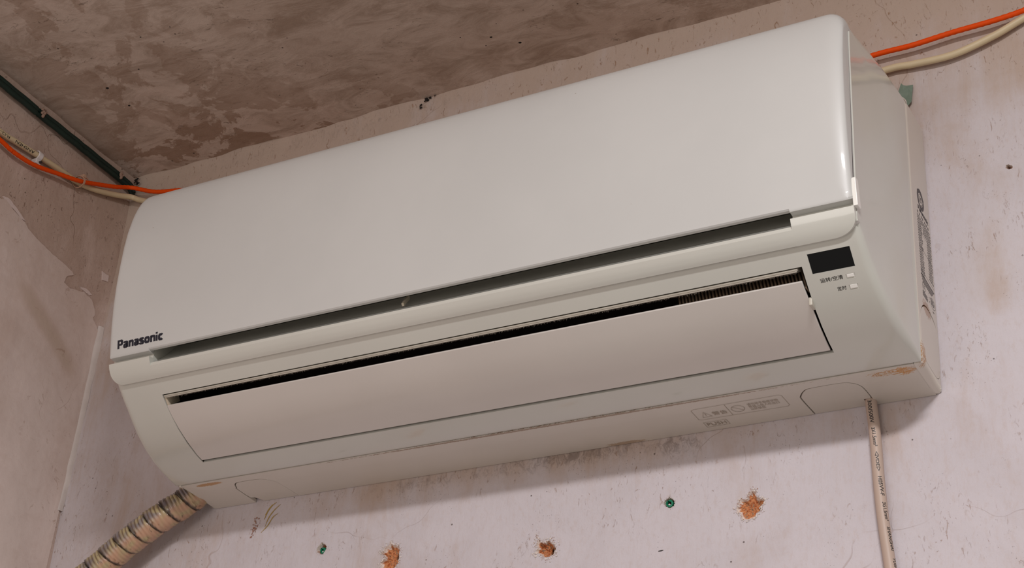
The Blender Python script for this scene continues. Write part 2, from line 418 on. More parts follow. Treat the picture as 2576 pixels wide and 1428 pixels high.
CR_E = [(0.5413, -0.0685), (0.545, -0.0668), (0.5467, -0.0653), (0.5496, -0.068), (0.5514, -0.0699), (0.552, -0.0728), (0.5512, -0.075), (0.5481, -0.0768), (0.5458, -0.0765), (0.5423, -0.0738), (0.5408, -0.0713)]
CR_F = [(0.1475, -0.0619), (0.1517, -0.0643), (0.1543, -0.0676), (0.1537, -0.0706), (0.1507, -0.0757), (0.1467, -0.0746), (0.1429, -0.0723), (0.1421, -0.0674), (0.1445, -0.0646)]
CR_G = [(0.8866, 0.2267), (0.889, 0.227), (0.8903, 0.2263), (0.8925, 0.2244), (0.893, 0.2226), (0.8911, 0.2211), (0.889, 0.2217), (0.8861, 0.2238)]
CRATERS = [(CR_B, .006, (0.6372, -0.0868), .0022), (CR_C, .008, (0.4222, -0.1033), .0030), (CR_D, .007, (0.2430, -0.0870), .0028),
           (CR_E, .011, None, 0), (CR_F, .012, None, 0), (CR_G, .009, (0.8888, .2252), .0013)]
HOLES = [jag(c[0], .0007, 3, 3.1*i) for i, c in enumerate(CRATERS)]
# ---------------------------------------------------------------- room shell
ZC = 0.503; XL = -0.243
def wall_disp(x, z):
    d = noise.noise(Vector((x*9, z*9, 1.3)))*.0022+noise.noise(Vector((x*30, z*18, 4)))*.0006
    d += .0030*math.exp(-((ZC-z)/.007)**2)*(0.9+.8*noise.noise(Vector((x*25, 3, 0))))
    k = 1.0
    if z < .30 and -.02 < x < .83 and z > -.02: k = .0
    elif z < .33 and -.06 < x < .87 and z > -.05: k = .4
    return -d*k if d > 0 else -d*k*.6
bm = bmesh.new()
X0, X1, Z0, Z1 = XL-.02, 1.9, -1.6, ZC+.02
pts = []
xs = [X0]; 
def grid_extra():
    out = []
    nx, nz = 200, 130
    for i in range(nx+1):
        for j in range(nz+1):
            x = -.25+i*(1.2/nx)+random.uniform(-.001, .001); z = -.24+j*(.755/nz)
            if not any(inside((x, z), h) for h in HOLES): out.append((x, z))
    for i in range(1, 12):
        for j in range(1, 14): 
            x = X0+(X1-X0)*i/12; z = Z0+(Z1-Z0)*j/14
            if not (-.26 < x < .96 and z > -.25): out.append((x, z))
    return out
plate(bm, [(X0, Z0), (X1, Z0), (X1, Z1), (X0, Z1)], HOLES, 0, lambda u, v, w: Vector((u, wall_disp(u, v), v)), grid_extra())
bmesh.ops.recalc_face_normals(bm, faces=bm.faces)
if sum(f.normal.y*f.calc_area() for f in bm.faces) > 0: bmesh.ops.reverse_faces(bm, faces=bm.faces)
def gauss(x, z, cx, cz, rx, rz): return math.exp(-((x-cx)/rx)**2-((z-cz)/rz)**2)
la = bm.verts.layers.float.new('stain_tone'); lb = bm.verts.layers.float.new('grime')
for v in bm.verts:
    x, z = v.co.x, v.co.z
    s = smooth01((z-.10)/.40)*.85+smooth01((.10-x)/.25)*.22  # browner towards the ceiling and the left end
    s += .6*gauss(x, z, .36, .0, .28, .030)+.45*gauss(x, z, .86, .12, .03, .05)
    v[la] = s
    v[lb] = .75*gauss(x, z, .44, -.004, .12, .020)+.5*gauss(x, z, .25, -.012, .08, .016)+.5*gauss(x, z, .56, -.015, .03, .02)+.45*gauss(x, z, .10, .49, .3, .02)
wall_back = finish('wall_back', bm, M_WALL, smooth=60, recalc=False); wall_back['kind'] = 'structure'
# craters
def crater(poly, depth, hole, hr, seed, plug=False):
    bm = bmesh.new(); n = len(poly); cx = sum(p[0] for p in poly)/n; cz = sum(p[1] for p in poly)/n
    K = 12; rings = []; cols = {}
    for k in range(K+1):
        t = k/K; ring = []
        for i, (x, z) in enumerate(poly):
            px = x+(cx-x)*t; pz = z+(cz-z)*t
            q = noise.noise(Vector((px*420, pz*420, seed)))*.5+noise.noise(Vector((px*1100, pz*1100, seed)))*.4
            d = depth*(1-(1-min(1, t*1.6+.02))**2)*(1+.55*q) if t > 0 else 0
            if hole:
                dh = math.hypot(px-hole[0], pz-hole[1]); d += .012*smooth01((hr*1.25-dh)/(hr*.5))*(1 if t > 0 else 0)
            wd_ = wall_disp(x, z) if t == 0 else 0
            v = bm.verts.new((px, wd_+d-(.0003 if t == 0 else 0), pz)); ring.append(v)
            n2_ = noise.noise(Vector((px*700+9, pz*700, seed)))
            if t < .16+.14*n2_: c_ = lin((228, 212, 202))
            elif n2_ > .35: c_ = lin((150, 122, 100))
            elif n2_ < -.35: c_ = lin((176, 96, 52))
            else: c_ = lin((205, 138, 92))
            if hole and dh < hr*1.15: c_ = lin((60, 34, 22))
            if plug and t > .35: c_ = lin((84, 46, 30))
            cols[v] = c_
        rings.append(ring)
    for k in range(K):
        for i in range(n):
            q = (rings[k][i], rings[k][(i+1) % n], rings[k+1][(i+1) % n], rings[k+1][i])
            if k < K-1: bm.faces.new(q)
            else:
                bm.faces.new((rings[k][i], rings[k][(i+1) % n], rings[K][0]))
    set_cols(bm, cols); bm.faces.ensure_lookup_table()
    for v in [v for v in bm.verts if not v.link_faces]: bm.verts.remove(v)
    bmesh.ops.recalc_face_normals(bm, faces=bm.faces)
    if sum(f.normal.y*f.calc_area() for f in bm.faces) > 0: bmesh.ops.reverse_faces(bm, faces=bm.faces)
    return finish('chipped_hole', bm, M_BRICK, wall_back, smooth=0, recalc=False)
for i, (c, dp, hl, hr) in enumerate(CRATERS): crater(HOLES[i], dp, hl, hr, 5.5+i*3, plug=(i in (3, 4)))
# crumbs of broken plaster round each crater (stuff)
bm = bmesh.new(); bm2 = bmesh.new()
for i, (c, dp, hl, hr) in enumerate(CRATERS[:5]):
    cx = sum(p[0] for p in c)/len(c); cz = sum(p[1] for p in c)/len(c); big = i < 3
    for k in range(230 if big else 60):
        p = random.choice(HOLES[i]); d = Vector((p[0]-cx, p[1]-cz)); d.normalize()
        e = abs(random.gauss(0, .0026 if i == 1 else .0016)) if big else abs(random.gauss(0, .0008))
        x = p[0]+d.x*e+random.gauss(0, .0004); z = p[1]+d.y*e+random.gauss(0, .0004)
        r = random.uniform(.0003, .0013 if big else .0005)
        tgt = bm if random.random() < .62 else bm2
        if tgt is bm2: r *= .45
        vv = [tgt.verts.new((x+r*random.uniform(.4, 1.2)*math.cos(a), -.0004+wall_disp(x, z), z+r*random.uniform(.4, 1.2)*math.sin(a))) for a in (0, 1.5, 3, 4.6)]
        top = tgt.verts.new((x, -.0004-r*.7+wall_disp(x, z), z))
        for a in range(4): tgt.faces.new((vv[a], vv[(a+1) % 4], top))
tag(finish('plaster_crumbs', bm, M_CHIPW, wall_back, smooth=0), kind='stuff')
tag(finish('brick_crumbs', bm2, simple('brick_dust', (168, 112, 72), .95), wall_back, smooth=0), kind='stuff')
# ceiling
def grid(bm, nu, nv, f):
    R_ = [[bm.verts.new(f(i/nu, j/nv)) for j in range(nv+1)] for i in range(nu+1)]
    for i in range(nu):
        for j in range(nv): bm.faces.new((R_[i][j], R_[i+1][j], R_[i+1][j+1], R_[i][j+1]))
bm = bmesh.new()
def cz_(x, y):
    e = math.exp(-(y/.03)**2)
    return ZC+noise.noise(Vector((x*8, y*8, 7)))*.0025+e*noise.noise(Vector((x*22, y*10, 2)))*.0022+noise.noise(Vector((x*60, y*60, 2)))*.0004
def fc(a, b_):
    x = XL-.02+1.30*a; y = .015-.50*b_
    return (x, y, cz_(x, y))
grid(bm, 200, 90, fc)
la = bm.verts.layers.float.new('stain_tone')
for v in bm.verts:
    x, y = v.co.x, v.co.y
    v[la] = min(1, max(0, .12+1.1*math.exp(-((x+.10)/.14)**2)*(.35+.65*math.exp(-(y/.13)**2))+.5*math.exp(-(y/.05)**2)*smooth01((.45-x)/.3)+.3*noise.noise(Vector((x*6, y*6, 0)))))
for (x0, x1, y0, y1) in ((1.037, 1.9, -2.6, .015), (XL-.02, 1.037, -2.6, -.485)):
    vv = [bm.verts.new(p) for p in ((x0, y0, ZC), (x1, y0, ZC), (x1, y1, ZC), (x0, y1, ZC))]; bm.faces.new(vv)
bmesh.ops.recalc_face_normals(bm, faces=bm.faces)
for f in bm.faces:
    if f.normal.z > 0: f.normal_flip()
ceiling = finish('ceiling', bm, M_CEIL, smooth=60, recalc=False); ceiling['kind'] = 'structure'
# left wall
bm = bmesh.new()
def lx(y, z):
    e = math.exp(-((ZC-z)/.008)**2)*.003*(1+noise.noise(Vector((y*22, 5, 1))))+math.exp(-(y/.012)**2)*.0016*(1+noise.noise(Vector((1, z*12, 1))))
    return XL+noise.noise(Vector((3, y*7, z*7)))*.0018+noise.noise(Vector((3, y*28, z*16)))*.0008+e
def fl(a, b_):
    y = .015-.42*a; z = -.22+(ZC+.02+.22)*b_
    return (lx(y, z), y, z)
grid(bm, 120, 190, fl)
la = bm.verts.layers.float.new('stain_tone'); lb = bm.verts.layers.float.new('grime')
for v in bm.verts:
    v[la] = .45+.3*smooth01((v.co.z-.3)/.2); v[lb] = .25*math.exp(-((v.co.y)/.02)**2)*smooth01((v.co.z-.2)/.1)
for (y0, y1, z0, z1) in ((-2.6, -.405, -1.6, ZC+.02), (-.405, .015, -1.6, -.22)):
    vv = [bm.verts.new(p) for p in ((XL, y0, z0), (XL, y1, z0), (XL, y1, z1), (XL, y0, z1))]; bm.faces.new(vv)
bmesh.ops.recalc_face_normals(bm, faces=bm.faces)
for f in bm.faces:
    if f.normal.x < 0: f.normal_flip()
wall_left = finish('wall_left', bm, M_LEFT, smooth=60, recalc=False); wall_left['kind'] = 'structure'
# thin smooth skim coat over the lower left wall, with its torn upper edge
SK = [(-0.2048, 0.3465), (-0.1965, 0.3499), (-0.1824, 0.3442), (-0.1601, 0.3392), (-0.1531, 0.3348), (-0.1337, 0.3289), (-0.1072, 0.3241), (-0.0888, 0.323), (-0.0711, 0.3202), (-0.0658, 0.3173), (-0.0773, 0.3092), (-0.0781, 0.3001), (-0.0665, 0.2979), (-0.0427, 0.3051), (-0.0267, 0.3021), (-0.0163, 0.2874), (-0.0187, 0.2804), (-0.0077, 0.2699), (-0.0045, 0.2623)]
top = []
for i in range(len(SK)-1):
    for k in range(5):
        p = Vector(SK[i]).lerp(Vector(SK[i+1]), k/5); q = noise.noise_vector(Vector((p.x*260, p.y*260, 2)))
        top.append((p.x+q.x*.0012, p.y+q.y*.0012))
outline = [(-.40, .356), (-.34, .352), (-.27, .358)]+top+[(-.0042, .25), (-.0046, .1), (-.0045, -.2), (-.40, -.2)]
ex = [(-.40+.395*i/60, -.19+.5*j/80) for i in range(1, 60) for j in range(80)]
ex = [p for p in ex if inside(p, outline)]
def sk_map(y, z, w): return Vector((lx(y, z)+(.0012+.0005*noise.noise(Vector((y*14, z*9, 8))) if w == 0 else -.001), y, z))
bm = bmesh.new(); plate(bm, outline, [], .001, sk_map, ex)
la = bm.verts.layers.float.new('stain_tone'); lb = bm.verts.layers.float.new('grime')
for v in bm.verts:
    y, z = v.co.y, v.co.z
    v[la] = .35+.9*math.exp(-((z-.27-.55*(y+.16)*-1)/.012)**2)*smooth01((y+.16)/.05)*smooth01((-.02-y)/.03)
finish('skim_coat', bm, M_SKIM, wall_left, smooth=50)
bm = bmesh.new()
for poly in ([(-0.2035, 0.3515), (-0.1927, 0.3541), (-0.1774, 0.349), (-0.1601, 0.3412), (-0.1678, 0.3405), (-0.1843, 0.3459), (-0.1988, 0.3485)], [(-0.0211, 0.3475), (-0.0095, 0.3472), (-0.0084, 0.339), (-0.0178, 0.3363)], [(-.052, .3085), (-.040, .3120), (-.028, .3085), (-.033, .3060), (-.044, .3068)]):
    j = jag(poly, .0008, 4, 2); plate(bm, j, [], .001, sk_map)
bm.verts.layers.float.new('stain_tone')
finish('plaster_flake', bm, simple('pale_flake', (210, 192, 186), .7, bump=.5), wall_left, smooth=0)
# caulk bead in the corner
bm = bmesh.new(); prev = None
for i in range(80):
    z = .275-.25*i/79; w = .0021*(.55+.45*math.sin(math.pi*min(1, i/14)/2))*(1+.7*noise.noise(Vector((z*55, 0, 0))))*(1 if i < 66 else (80-i)/14)
    x = XL+.0040+.0012*noise.noise(Vector((z*18, 2, 0)))
    row = [bm.verts.new(q) for q in ((x-w-.001, -.0075-.002*0, z), (x-w*.4, -.0062, z), (x+w*.5, -.0045, z), (x+w+.0005, -.0008, z))]
    if prev:
        for k in range(3): bm.faces.new((prev[k], prev[k+1], row[k+1], row[k]))
    prev = row
c_ = finish('trim_1', bm, M_CAULK, smooth=60); c_['kind'] = 'structure'
# dark crevices / black tufts at the ceiling joint
def tuft(pts, r, seed):
    bm = bmesh.new()
    rnd = random.Random(seed)
    for (x, y, z, rr) in pts:
        for k in range(5):
            q = Vector((x+rnd.gauss(0, rr*.5), y+rnd.gauss(0, rr*.25), z+rnd.gauss(0, rr*.4)))
            mtx = Matrix.Translation(q) @ Matrix.Diagonal((rr*rnd.uniform(.4, 1), rr*.35, rr*rnd.uniform(.3, .8), 1))
            bmesh.ops.create_icosphere(bm, subdivisions=1, radius=1, matrix=mtx)
    return finish('dark_tuft', bm, M_BLACK, wall_back, smooth=0)
tuft([(.2155, -.003, .4985, .003), (.208, -.003, .4935, .0016), (.2215, -.003, .5005, .0016), (.228, -.003, .502, .001), (.2085, -.003, .4900, .0017)], 1, 1)
tuft([(-.234, -.006, .497, .0025), (-.230, -.006, .4915, .0022), (-.2335, -.006, .4940, .0018)], 1, 2)
bm = bmesh.new()
for (x, y, r) in ((0.3429, -0.0712, .0016), (0.3693, -0.0496, .0019), (-0.1399, -0.1347, .0016), (-0.0798, -0.189, .0012), (-0.1416, -0.1743, .0022), (-.0367, -.2376, .0011), (.31, -.085, .0008), (.33, -.06, .0008), (.40, -.10, .0007), (.36,-.09,.0007)):
    bmesh.ops.create_icosphere(bm, subdivisions=1, radius=1, matrix=Matrix.Translation((x, y, cz_(x, y)+.0002)) @ Matrix.Diagonal((r*1.3, r, .0006, 1)))
finish('pit_mark', bm, M_BLACK, ceiling, smooth=0)
# scratches and pen marks on the back wall
def stroke(bm, pts, w, y=-.0004):
    P = catmull([(x, 0, z) for x, z in pts], 5); prev = None
    for i, p in enumerate(P):
        t = (P[min(i+1, len(P)-1)]-P[max(i-1, 0)]).normalized(); n_ = Vector((-t.z, 0, t.x)); ww = w*(.5+.5*math.sin(math.pi*i/(len(P)-1)))*(1+.6*noise.noise(p*500))
        yy = wall_disp(p.x, p.z)+y
        row = [bm.verts.new((p+n_*ww*.5*s).to_tuple()[0:1]+(yy-(.0002 if s == 0 else 0),)+((p+n_*ww*.5*s).z,)) for s in (-1, 0, 1)]
        if prev:
            for k in range(2): bm.faces.new((prev[k], prev[k+1], row[k+1], row[k]))
        prev = row
bm = bmesh.new(); stroke(bm, [(0.5362, -0.1187), (.5385, -.1186), (0.5414, -0.1182)], .0009)
finish('pen_mark', bm, M_INK, wall_back, smooth=0)
bm = bmesh.new()
for pts_ in ([(.0846, -.0097), (.0775, -.0155), (.0715, -.0235), (.068, -.0339)], [(.079, -.0065), (.0735, -.0100), (.0690, -.0160), (.0655, -.0250)], [(.0826, -.0203), (.077, -.0240), (.0715, -.0330), (.0640, -.0400)], [(.0740, -.0085), (.0700, -.0130), (.066, -.0200)]):
    stroke(bm, pts_, .0011)
finish('scratch_mark', bm, M_YEL, wall_back, smooth=0)
bm = bmesh.new(); random.seed(5)
for k in range(40):
    x = .0545+random.gauss(0, .0028); z = -.033+random.gauss(0, .0055)+(x-.0545)*1.2
    r = random.uniform(.0003, .0011); vv = [bm.verts.new((x+r*random.uniform(.5, 1.1)*math.cos(a), wall_disp(x, z)-.0006, z+r*1.6*random.uniform(.5, 1.1)*math.sin(a))) for a in (0, 1.2, 2.5, 3.8, 5)]
    bm.faces.new(vv)
finish('scuff_mark', bm, simple('scuff_brick', (150, 104, 82), .95), wall_back, smooth=0)

# ================================================================ AIR CONDITIONER
AC = empty('air_conditioner', (.4, 0, 0), 'large cream wall-mounted air conditioner under the ceiling', 'air conditioner')
XSL = lambda y: -(.0002+.0110*smooth01((y+.2046)/.135)); XSR = lambda y: .8008+.0104*smooth01((y+.2046)/.135)
# --- chassis (rear casing)
YS = -.0650
prof = [(YS, -.0028), (YS, .2880), (-.0, .2895), (-.0, -.0022)]
def chas_prof(x):
    z = -.0028 if (x < -.0035 or x > .8040) else .0012
    return [(YS+.0005, z), (YS, z+.0006), (YS, .05), (YS, .2872), (YS+.0008, .2880), (-.004, .2895), (-.0005, .2890), (-.0005, .05), (-.0005, z+.001), (-.004, z), (-.0600, z)]
rad = [.0075, .0075, .0008, .008, .0085, .005, .004, .0004, .004, .0070, .0075]
def chaikin(P, k=2):
    for _ in range(k):
        out = []
        for i in range(len(P)):
            a, b_ = P[i], P[(i+1) % len(P)]
            out.append((a[0]*.75+b_[0]*.25, a[1]*.75+b_[1]*.25)); out.append((a[0]*.25+b_[0]*.75, a[1]*.25+b_[1]*.75))
        P = out
    return P
KSm = chaikin([(-.0006, .0600), (-.022, .0690), (-.046, .0680), (-.0612, .050), (-.0612, .025), (-.0605, .0065), (-.040, .0050), (-.0006, .0050)], 3)
bm = bmesh.new()
rows = loft(bm, chas_prof, rad, lambda y: XSL(-.03), lambda y: XSR(-.03), [-.0036, -.0034, .8039, .8041], nf=6, caps=False)
capR = [(v.co.y, v.co.z) for v in rows[-1]]
plate(bm, capR, [KSm], 1, lambda u, v, w: Vector((XSR(-.03)-(.005 if w else 0), u, v)))
# left side: opening broken out for the hose, running down through the lower edge
skipf = set()
for j in range(6):
    q = {rows[j][9], rows[j][10], rows[j+1][9], rows[j+1][10]}
    for f in rows[j][9].link_faces:
        if set(f.verts) == q: skipf.add(f)
capL = [(v.co.y, v.co.z) for v in rows[0]]
bmesh.ops.delete(bm, geom=list(skipf), context='FACES_ONLY')
capL = capL[:10]+[(-.004, .036), (-.010, .044), (-.052, .044), (-.0600, .036)]+capL[10:]
plate(bm, capL, [], 1, lambda u, v, w: Vector((XSL(-.03)+(.002 if w else 0), u, v)))
chassis = finish('rear_casing', bm, M_CHAS, AC, smooth=40)
def off_poly(P, d):
    n = normals2(P); return [(P[i][0]+n[i].x*d, P[i][1]+n[i].y*d) for i in range(len(P))]
def clip_poly(P, ymax):
    out = []; n = len(P)
    for i in range(n):
        a, b_ = P[i], P[(i+1) % n]
        if a[0] <= ymax: out.append(a)
        if (a[0] <= ymax) != (b_[0] <= ymax):
            t = (ymax-a[0])/(b_[0]-a[0]); out.append((ymax, a[1]+(b_[1]-a[1])*t))
    return out
pk = clip_poly([(y*.985-.0004, (z-.036)*.965+.0355) for y, z in KSm], -.0012)
pk = [p for p in pk]
# notch at the wall edge of the side cover
bm = bmesh.new(); notch = [(.001, .0225), (-.0052, .0225), (-.0052, .0305), (.001, .0315)]
def in_out(P):
    return P
plate(bm, pk, [], 1, lambda u, v, w: Vector((.8062 if w else .8110+.0002, u, v)))
knk = finish('knockout_cover', bm, M_CHAS, chassis, smooth=0, bevel=.0004)
# --- bottom cover plate with two knock-outs
KR = [(.6917, -.0006), (.6904, -.033), (.6921, -.041), (.6985, -.0494), (.7059, -.0518), (.732, -.0522), (.7421, -.0496), (.7482, -.0433), (.7506, -.032), (.7515, -.0006)]
KL = [(.0509, -.0006), (.054-.002, -.037), (.0540, -.0425), (.0574, -.0494), (.0645, -.0530), (.0861, -.0530), (.0952, -.0510), (.1040, -.0445), (.1074, -.0347), (.1086, -.0006)]
def smooth_open(P, n=4):
    Q = catmull([(x, y, 0) for x, y in P], n); return [(q.x, q.y) for q in Q]
KRs, KLs = smooth_open(KR), smooth_open(KL)
zb = lambda y: -.0019-.0009*smooth01((y+.068)/.03)
outline = [(-.0034, -.0646), (.8033, -.0646)]+[(.8058, -.0010)]+[(KRs[-1][0], -.0008)]
outline = [(-.0034, -.0640), (.8033, -.0640), (.8056, -.0006), (KR[-1][0], -.0006)]+KRs[::-1][1:-1]+[(KR[0][0], -.0006), (KL[-1][0], -.0006)]+KLs[::-1][1:-1]+[(KL[0][0], -.0006), (-.0056, -.0006)]
ex = [(x/100*1.0, y) for x in range(2, 80, 3) for y in (-.055, -.045, -.03, -.015) if inside((x/100, y), outline)]
def bmap(u, v, w): return Vector((u, v, zb(v)-.0002 if w == 0 else .0010))
bm = bmesh.new(); plate(bm, outline, [], 1, bmap, ex)
bottom = finish('bottom_cover', bm, M_BOT, AC, smooth=0, bevel=.0004)
def ins(P, cx, cy, gx, gy): return [(cx+(x-cx)*gx, cy+(y-cy)*gy) for x, y in P]
KRp = ins(KRs, .7213, -.0006, .967, .972)
KRp = [p for p in KRp if not (p[0] > .7425 and p[1] > -.0135)]+[(.7496, -.0140), (.7430, -.0140), (.7430, -.0006)]
bm = bmesh.new(); plate(bm, KRp, [], 1, lambda u, v, w: Vector((u, v, zb(v)+(.0002 if w == 0 else .003))))
finish('knockout_cover', bm, M_BOT, bottom, smooth=0, bevel=.0004)
KLp = ins(KLs, .0805, -.0006, .972, .972)
KLp = [(.0620, -.0006), (.0598, -.0080), (.0570, -.0125), (.0530, -.0130)]+[p for p in KLp if p[1] < -.0135 or p[0] > .08]
bm = bmesh.new(); plate(bm, KLp, [], 1, lambda u, v, w: Vector((u, v, zb(v)+(.0002 if w == 0 else .003))))
finish('knockout_cover', bm, M_BOT, bottom, smooth=0, bevel=.0004)
# embossed warning frame and words on the bottom cover
def zpt(u, v, d=.00035): return Vector((u, v, zb(v)-.0002-d))
def line(bm, pts, w, f):
    for a, b_ in zip(pts, pts[1:]):
        a = Vector(a); b_ = Vector(b_); t = (b_-a).normalized(); n_ = Vector((-t.y, t.x))*w/2; a = a-t*w/2; b_ = b_+t*w/2
        bm.faces.new([bm.verts.new(f(*(q))) for q in ((a+n_), (b_+n_), (b_-n_), (a-n_))])
# bottom seen from below: text x runs +x, text up runs -y
bm = bmesh.new()
fr_ = [(.5869, -.0463), (.5869, -.0270), (.5895, -.0255), (.6750, -.0255), (.6772, -.0275), (.6765, -.0475), (.6740, -.0493), (.5900, -.0480), (.5869, -.0463)]
line(bm, fr_, .00035, zpt)
line(bm, [(.6206, -.0478), (.6209, -.0259)], .0004, zpt)
line(bm, [(.5883, -.0192), (.5885, -.0092), (.6115, -.0092), (.6112, -.0195), (.5883, -.0192)], .00035, zpt)
line(bm, [(.5965, -.0400), (.5925, -.0300), (.6020, -.0300), (.5965, -.0400)], .0004, zpt); line(bm, [(.5968, -.0370), (.5970, -.0330)], .0005, zpt)
cx, cy, rr = .6300, -.0365, .0062
line(bm, [(cx+rr*math.cos(a*math.pi/12), cy+rr*math.sin(a*math.pi/12)) for a in range(25)], .0004, zpt); line(bm, [(cx-.0045, cy-.0045), (cx+.0045, cy+.0045)], .0004, zpt)
t = text_bm('警告', w=.0145); merge(bm, t, lambda x, y: zpt(.6038+x, -.0310-y))
t = text_bm('PUSH', w=.0190, h=.0062); merge(bm, t, lambda x, y: zpt(.5903+x, -.0111-y))
t = text_bm('请勿将手指棒状物\n等插入吸入吹出口\n以防受伤', w=.0300, h=.0145, align='LEFT'); merge(bm, t, lambda x, y: zpt(.6405+x, -.0290-y))
finish('embossed_warning', bm, M_EMB, bottom, smooth=0)

# --- lower front cover (continuous shell with side walls, outlet opening, display and indicator openings)
FRONTC = [(-.068, -.0019), (-.080, -.0006), (-.095, .0013), (-.100, .0024), (-.113, .0053), (-.131, .012), (-.148, .0205), (-.1577, .0269), (-.1616, .0296), (-.1662, .0330), (-.1695, .0355), (-.174, .0390), (-.1806, .0445), (-.188, .0508), (-.1945, .0570), (-.1995, .0622)]
iA, iB = 3, 12          # outlet opening from FRONTC[3] to FRONTC[12]
iL2, iL1, iD = (7, 8), (9, 10), (11, 13)
def cov_prof(x):
    slot = .0530 < x < .7448
    P = [(-.0656, -.0016)]+FRONTC
    yb = -.1860 if slot else -.2042
    if slot: P += [(-.1900, .0640), (-.1500, .0680), (-.1490, .1180), (-.1900, .1195), (-.2042, .1200)]
    else: P += [(-.2030, .0640), (-.2042, .0660), (-.2042, .0900), (-.2042, .1100), (-.2042, .1200)]
    P += [(-.2042, .200), (-.2035, .255), (-.2015, .2780), (-.1960, .2850), (-.185, .2868), (-.12, .2876), (-.0656, .2878)]
    return P
n_c = len(cov_prof(0))
rad = []
for i, (y, z) in enumerate(cov_prof(0)):
    if i == 0: r = .002
    elif i <= len(FRONTC): r = .0075*min(1, .3+i/5) if i < 13 else .0065
    elif z < .25: r = .0012
    elif y < -.19: r = .008+.013*(z-.25)/.04
    else: r = .0205-.011*smooth01((y+.19)/.12)
    rad.append(r)
civ = []
for i, (y, z) in enumerate(cov_prof(0)):
    if i <= len(FRONTC): civ.append(None)
    elif z < .24: civ.append((0, 0))
    elif y < -.19: civ.append((0, -rad[i]))
    else: civ.append((0, -rad[i]))
ST = [.0080, .0300, .0529, .0531, .15, .25, .35, .45, .55, .65, .7440, .7447, .7449, .7511, .7782, .7862, .7882, .7925]
def cskip(xa, xb, i):
    k = i-1                       # segment from FRONTC[k] to FRONTC[k+1]
    xm = (xa+xb)/2
    if .0529 < xm < .7441 and iA <= k < iB: return True
    if .7511 < xm < .7882 and iD[0] <= k < iD[1]: return True
    if .7782 < xm < .7862 and (iL2[0] <= k < iL2[1] or iL1[0] <= k < iL1[1]): return True
    return False
bm = bmesh.new()
XCL = lambda y: XSL(y); XCR = lambda y: XSR(y)
rows = loft(bm, cov_prof, rad, XCL, XCR, ST, nf=6, skip=cskip, caps=False, iv=civ)
for rw, fx in ((rows[0], XCL), (rows[-1], XCR)):
    cap = [(v.co.y, v.co.z) for v in rw]
    ex = [(-.19+.0125*i, .02+.02*j) for i in range(10) for j in range(13)]
    plate(bm, cap, [], 0, lambda u, v, w: Vector((fx(u), u, v)), [p for p in ex if inside(p, off_poly(cap, -.002))])
bmesh.ops.remove_doubles(bm, verts=bm.verts, dist=2e-6)
# reveals (inner edges of the openings)
nrm = normals2(cov_prof(0))
def reveal(bm, x0, x1, ks, d, taper=0):
    P = [cov_prof(0)[k+1] for k in ks]; Nn = [nrm[k+1] for k in ks]
    ring0 = [(x0, P[i]) for i in range(len(P))]+[(x1, P[i]) for i in reversed(range(len(P)))]
    idx = list(range(len(P)))+list(reversed(range(len(P))))
    a = [bm.verts.new((x, p[0], p[1])) for x, p in ring0]
    b_ = []
    for (x, p), k in zip(ring0, idx):
        s = (taper if x == x0 else -taper)
        b_.append(bm.verts.new((x+s, p[0]-Nn[k].x*d, p[1]-Nn[k].y*d)))
    n = len(a)
    for i in range(n): bm.faces.new((a[i], a[(i+1) % n], b_[(i+1) % n], b_[i]))
reveal(bm, .0531, .7440, range(iA, iB+1), .0035)
reveal(bm, .7511, .7882, range(iD[0], iD[1]+1), .0018)
reveal(bm, .7782, .7862, range(iL2[0], iL2[1]+1), .0010, .0004)
reveal(bm, .7782, .7862, range(iL1[0], iL1[1]+1), .0010, .0004)
cover = finish('front_cover', bm, M_COVER, AC, smooth=35)
# helper: point on the outer lower surface by arc length measured from FRONTC top end downwards
def surf(profile):
    L_ = [0]
    for a, b_ in zip(profile, profile[1:]): L_.append(L_[-1]+math.hypot(b_[0]-a[0], b_[1]-a[1]))
    def f(s, d=0.0):
        s = max(0, min(L_[-1], s))
        for i in range(len(L_)-1):
            if s <= L_[i+1] or i == len(L_)-2:
                t = (s-L_[i])/(L_[i+1]-L_[i]); a, b_ = profile[i], profile[i+1]
                ty, tz = b_[0]-a[0], b_[1]-a[1]; l = math.hypot(ty, tz)
                ny, nz = -tz/l, ty/l           # for profiles running front-bottom -> up this points out (-y)
                return (a[0]+ty*t+ny*d, a[1]+tz*t+nz*d)
    def s_of_z(z):
        for i in range(len(L_)-1):
            z0, z1 = profile[i][1], profile[i+1][1]
            if (z0-z)*(z1-z) <= 0 and z0 != z1: return L_[i]+(L_[i+1]-L_[i])*(z-z0)/(z1-z0)
        return 0
    return f, s_of_z, L_[-1]
cf, csz, cL = surf(FRONTC)
# display window
bm = bmesh.new(); s0, s1 = csz(.0390), csz(.0508)
def sheet(bm, f, x0, x1, s0, s1, d0, d1, nx=1, ns=4):
    A = []
    for d in (d0, d1):
        A.append([[bm.verts.new((x0+(x1-x0)*i/nx,)+f(s0+(s1-s0)*j/ns, d)) for j in range(ns+1)] for i in range(nx+1)])
    for q in A:
        for i in range(nx):
            for j in range(ns): bm.faces.new((q[i][j], q[i+1][j], q[i+1][j+1], q[i][j+1]))
    a, c = A
    for j in range(ns):
        bm.faces.new((a[0][j], a[0][j+1], c[0][j+1], c[0][j])); bm.faces.new((a[nx][j], a[nx][j+1], c[nx][j+1], c[nx][j]))
    for i in range(nx):
        bm.faces.new((a[i][0], a[i+1][0], c[i+1][0], c[i][0])); bm.faces.new((a[i][ns], a[i+1][ns], c[i+1][ns], c[i][ns]))
sheet(bm, cf, .7512, .7881, s0+.0001, s1-.0001, -.0008, -.0030)
tag(finish('display_window', bm, M_BLACKGLOSS, cover, smooth=30), 'glossy black display window')
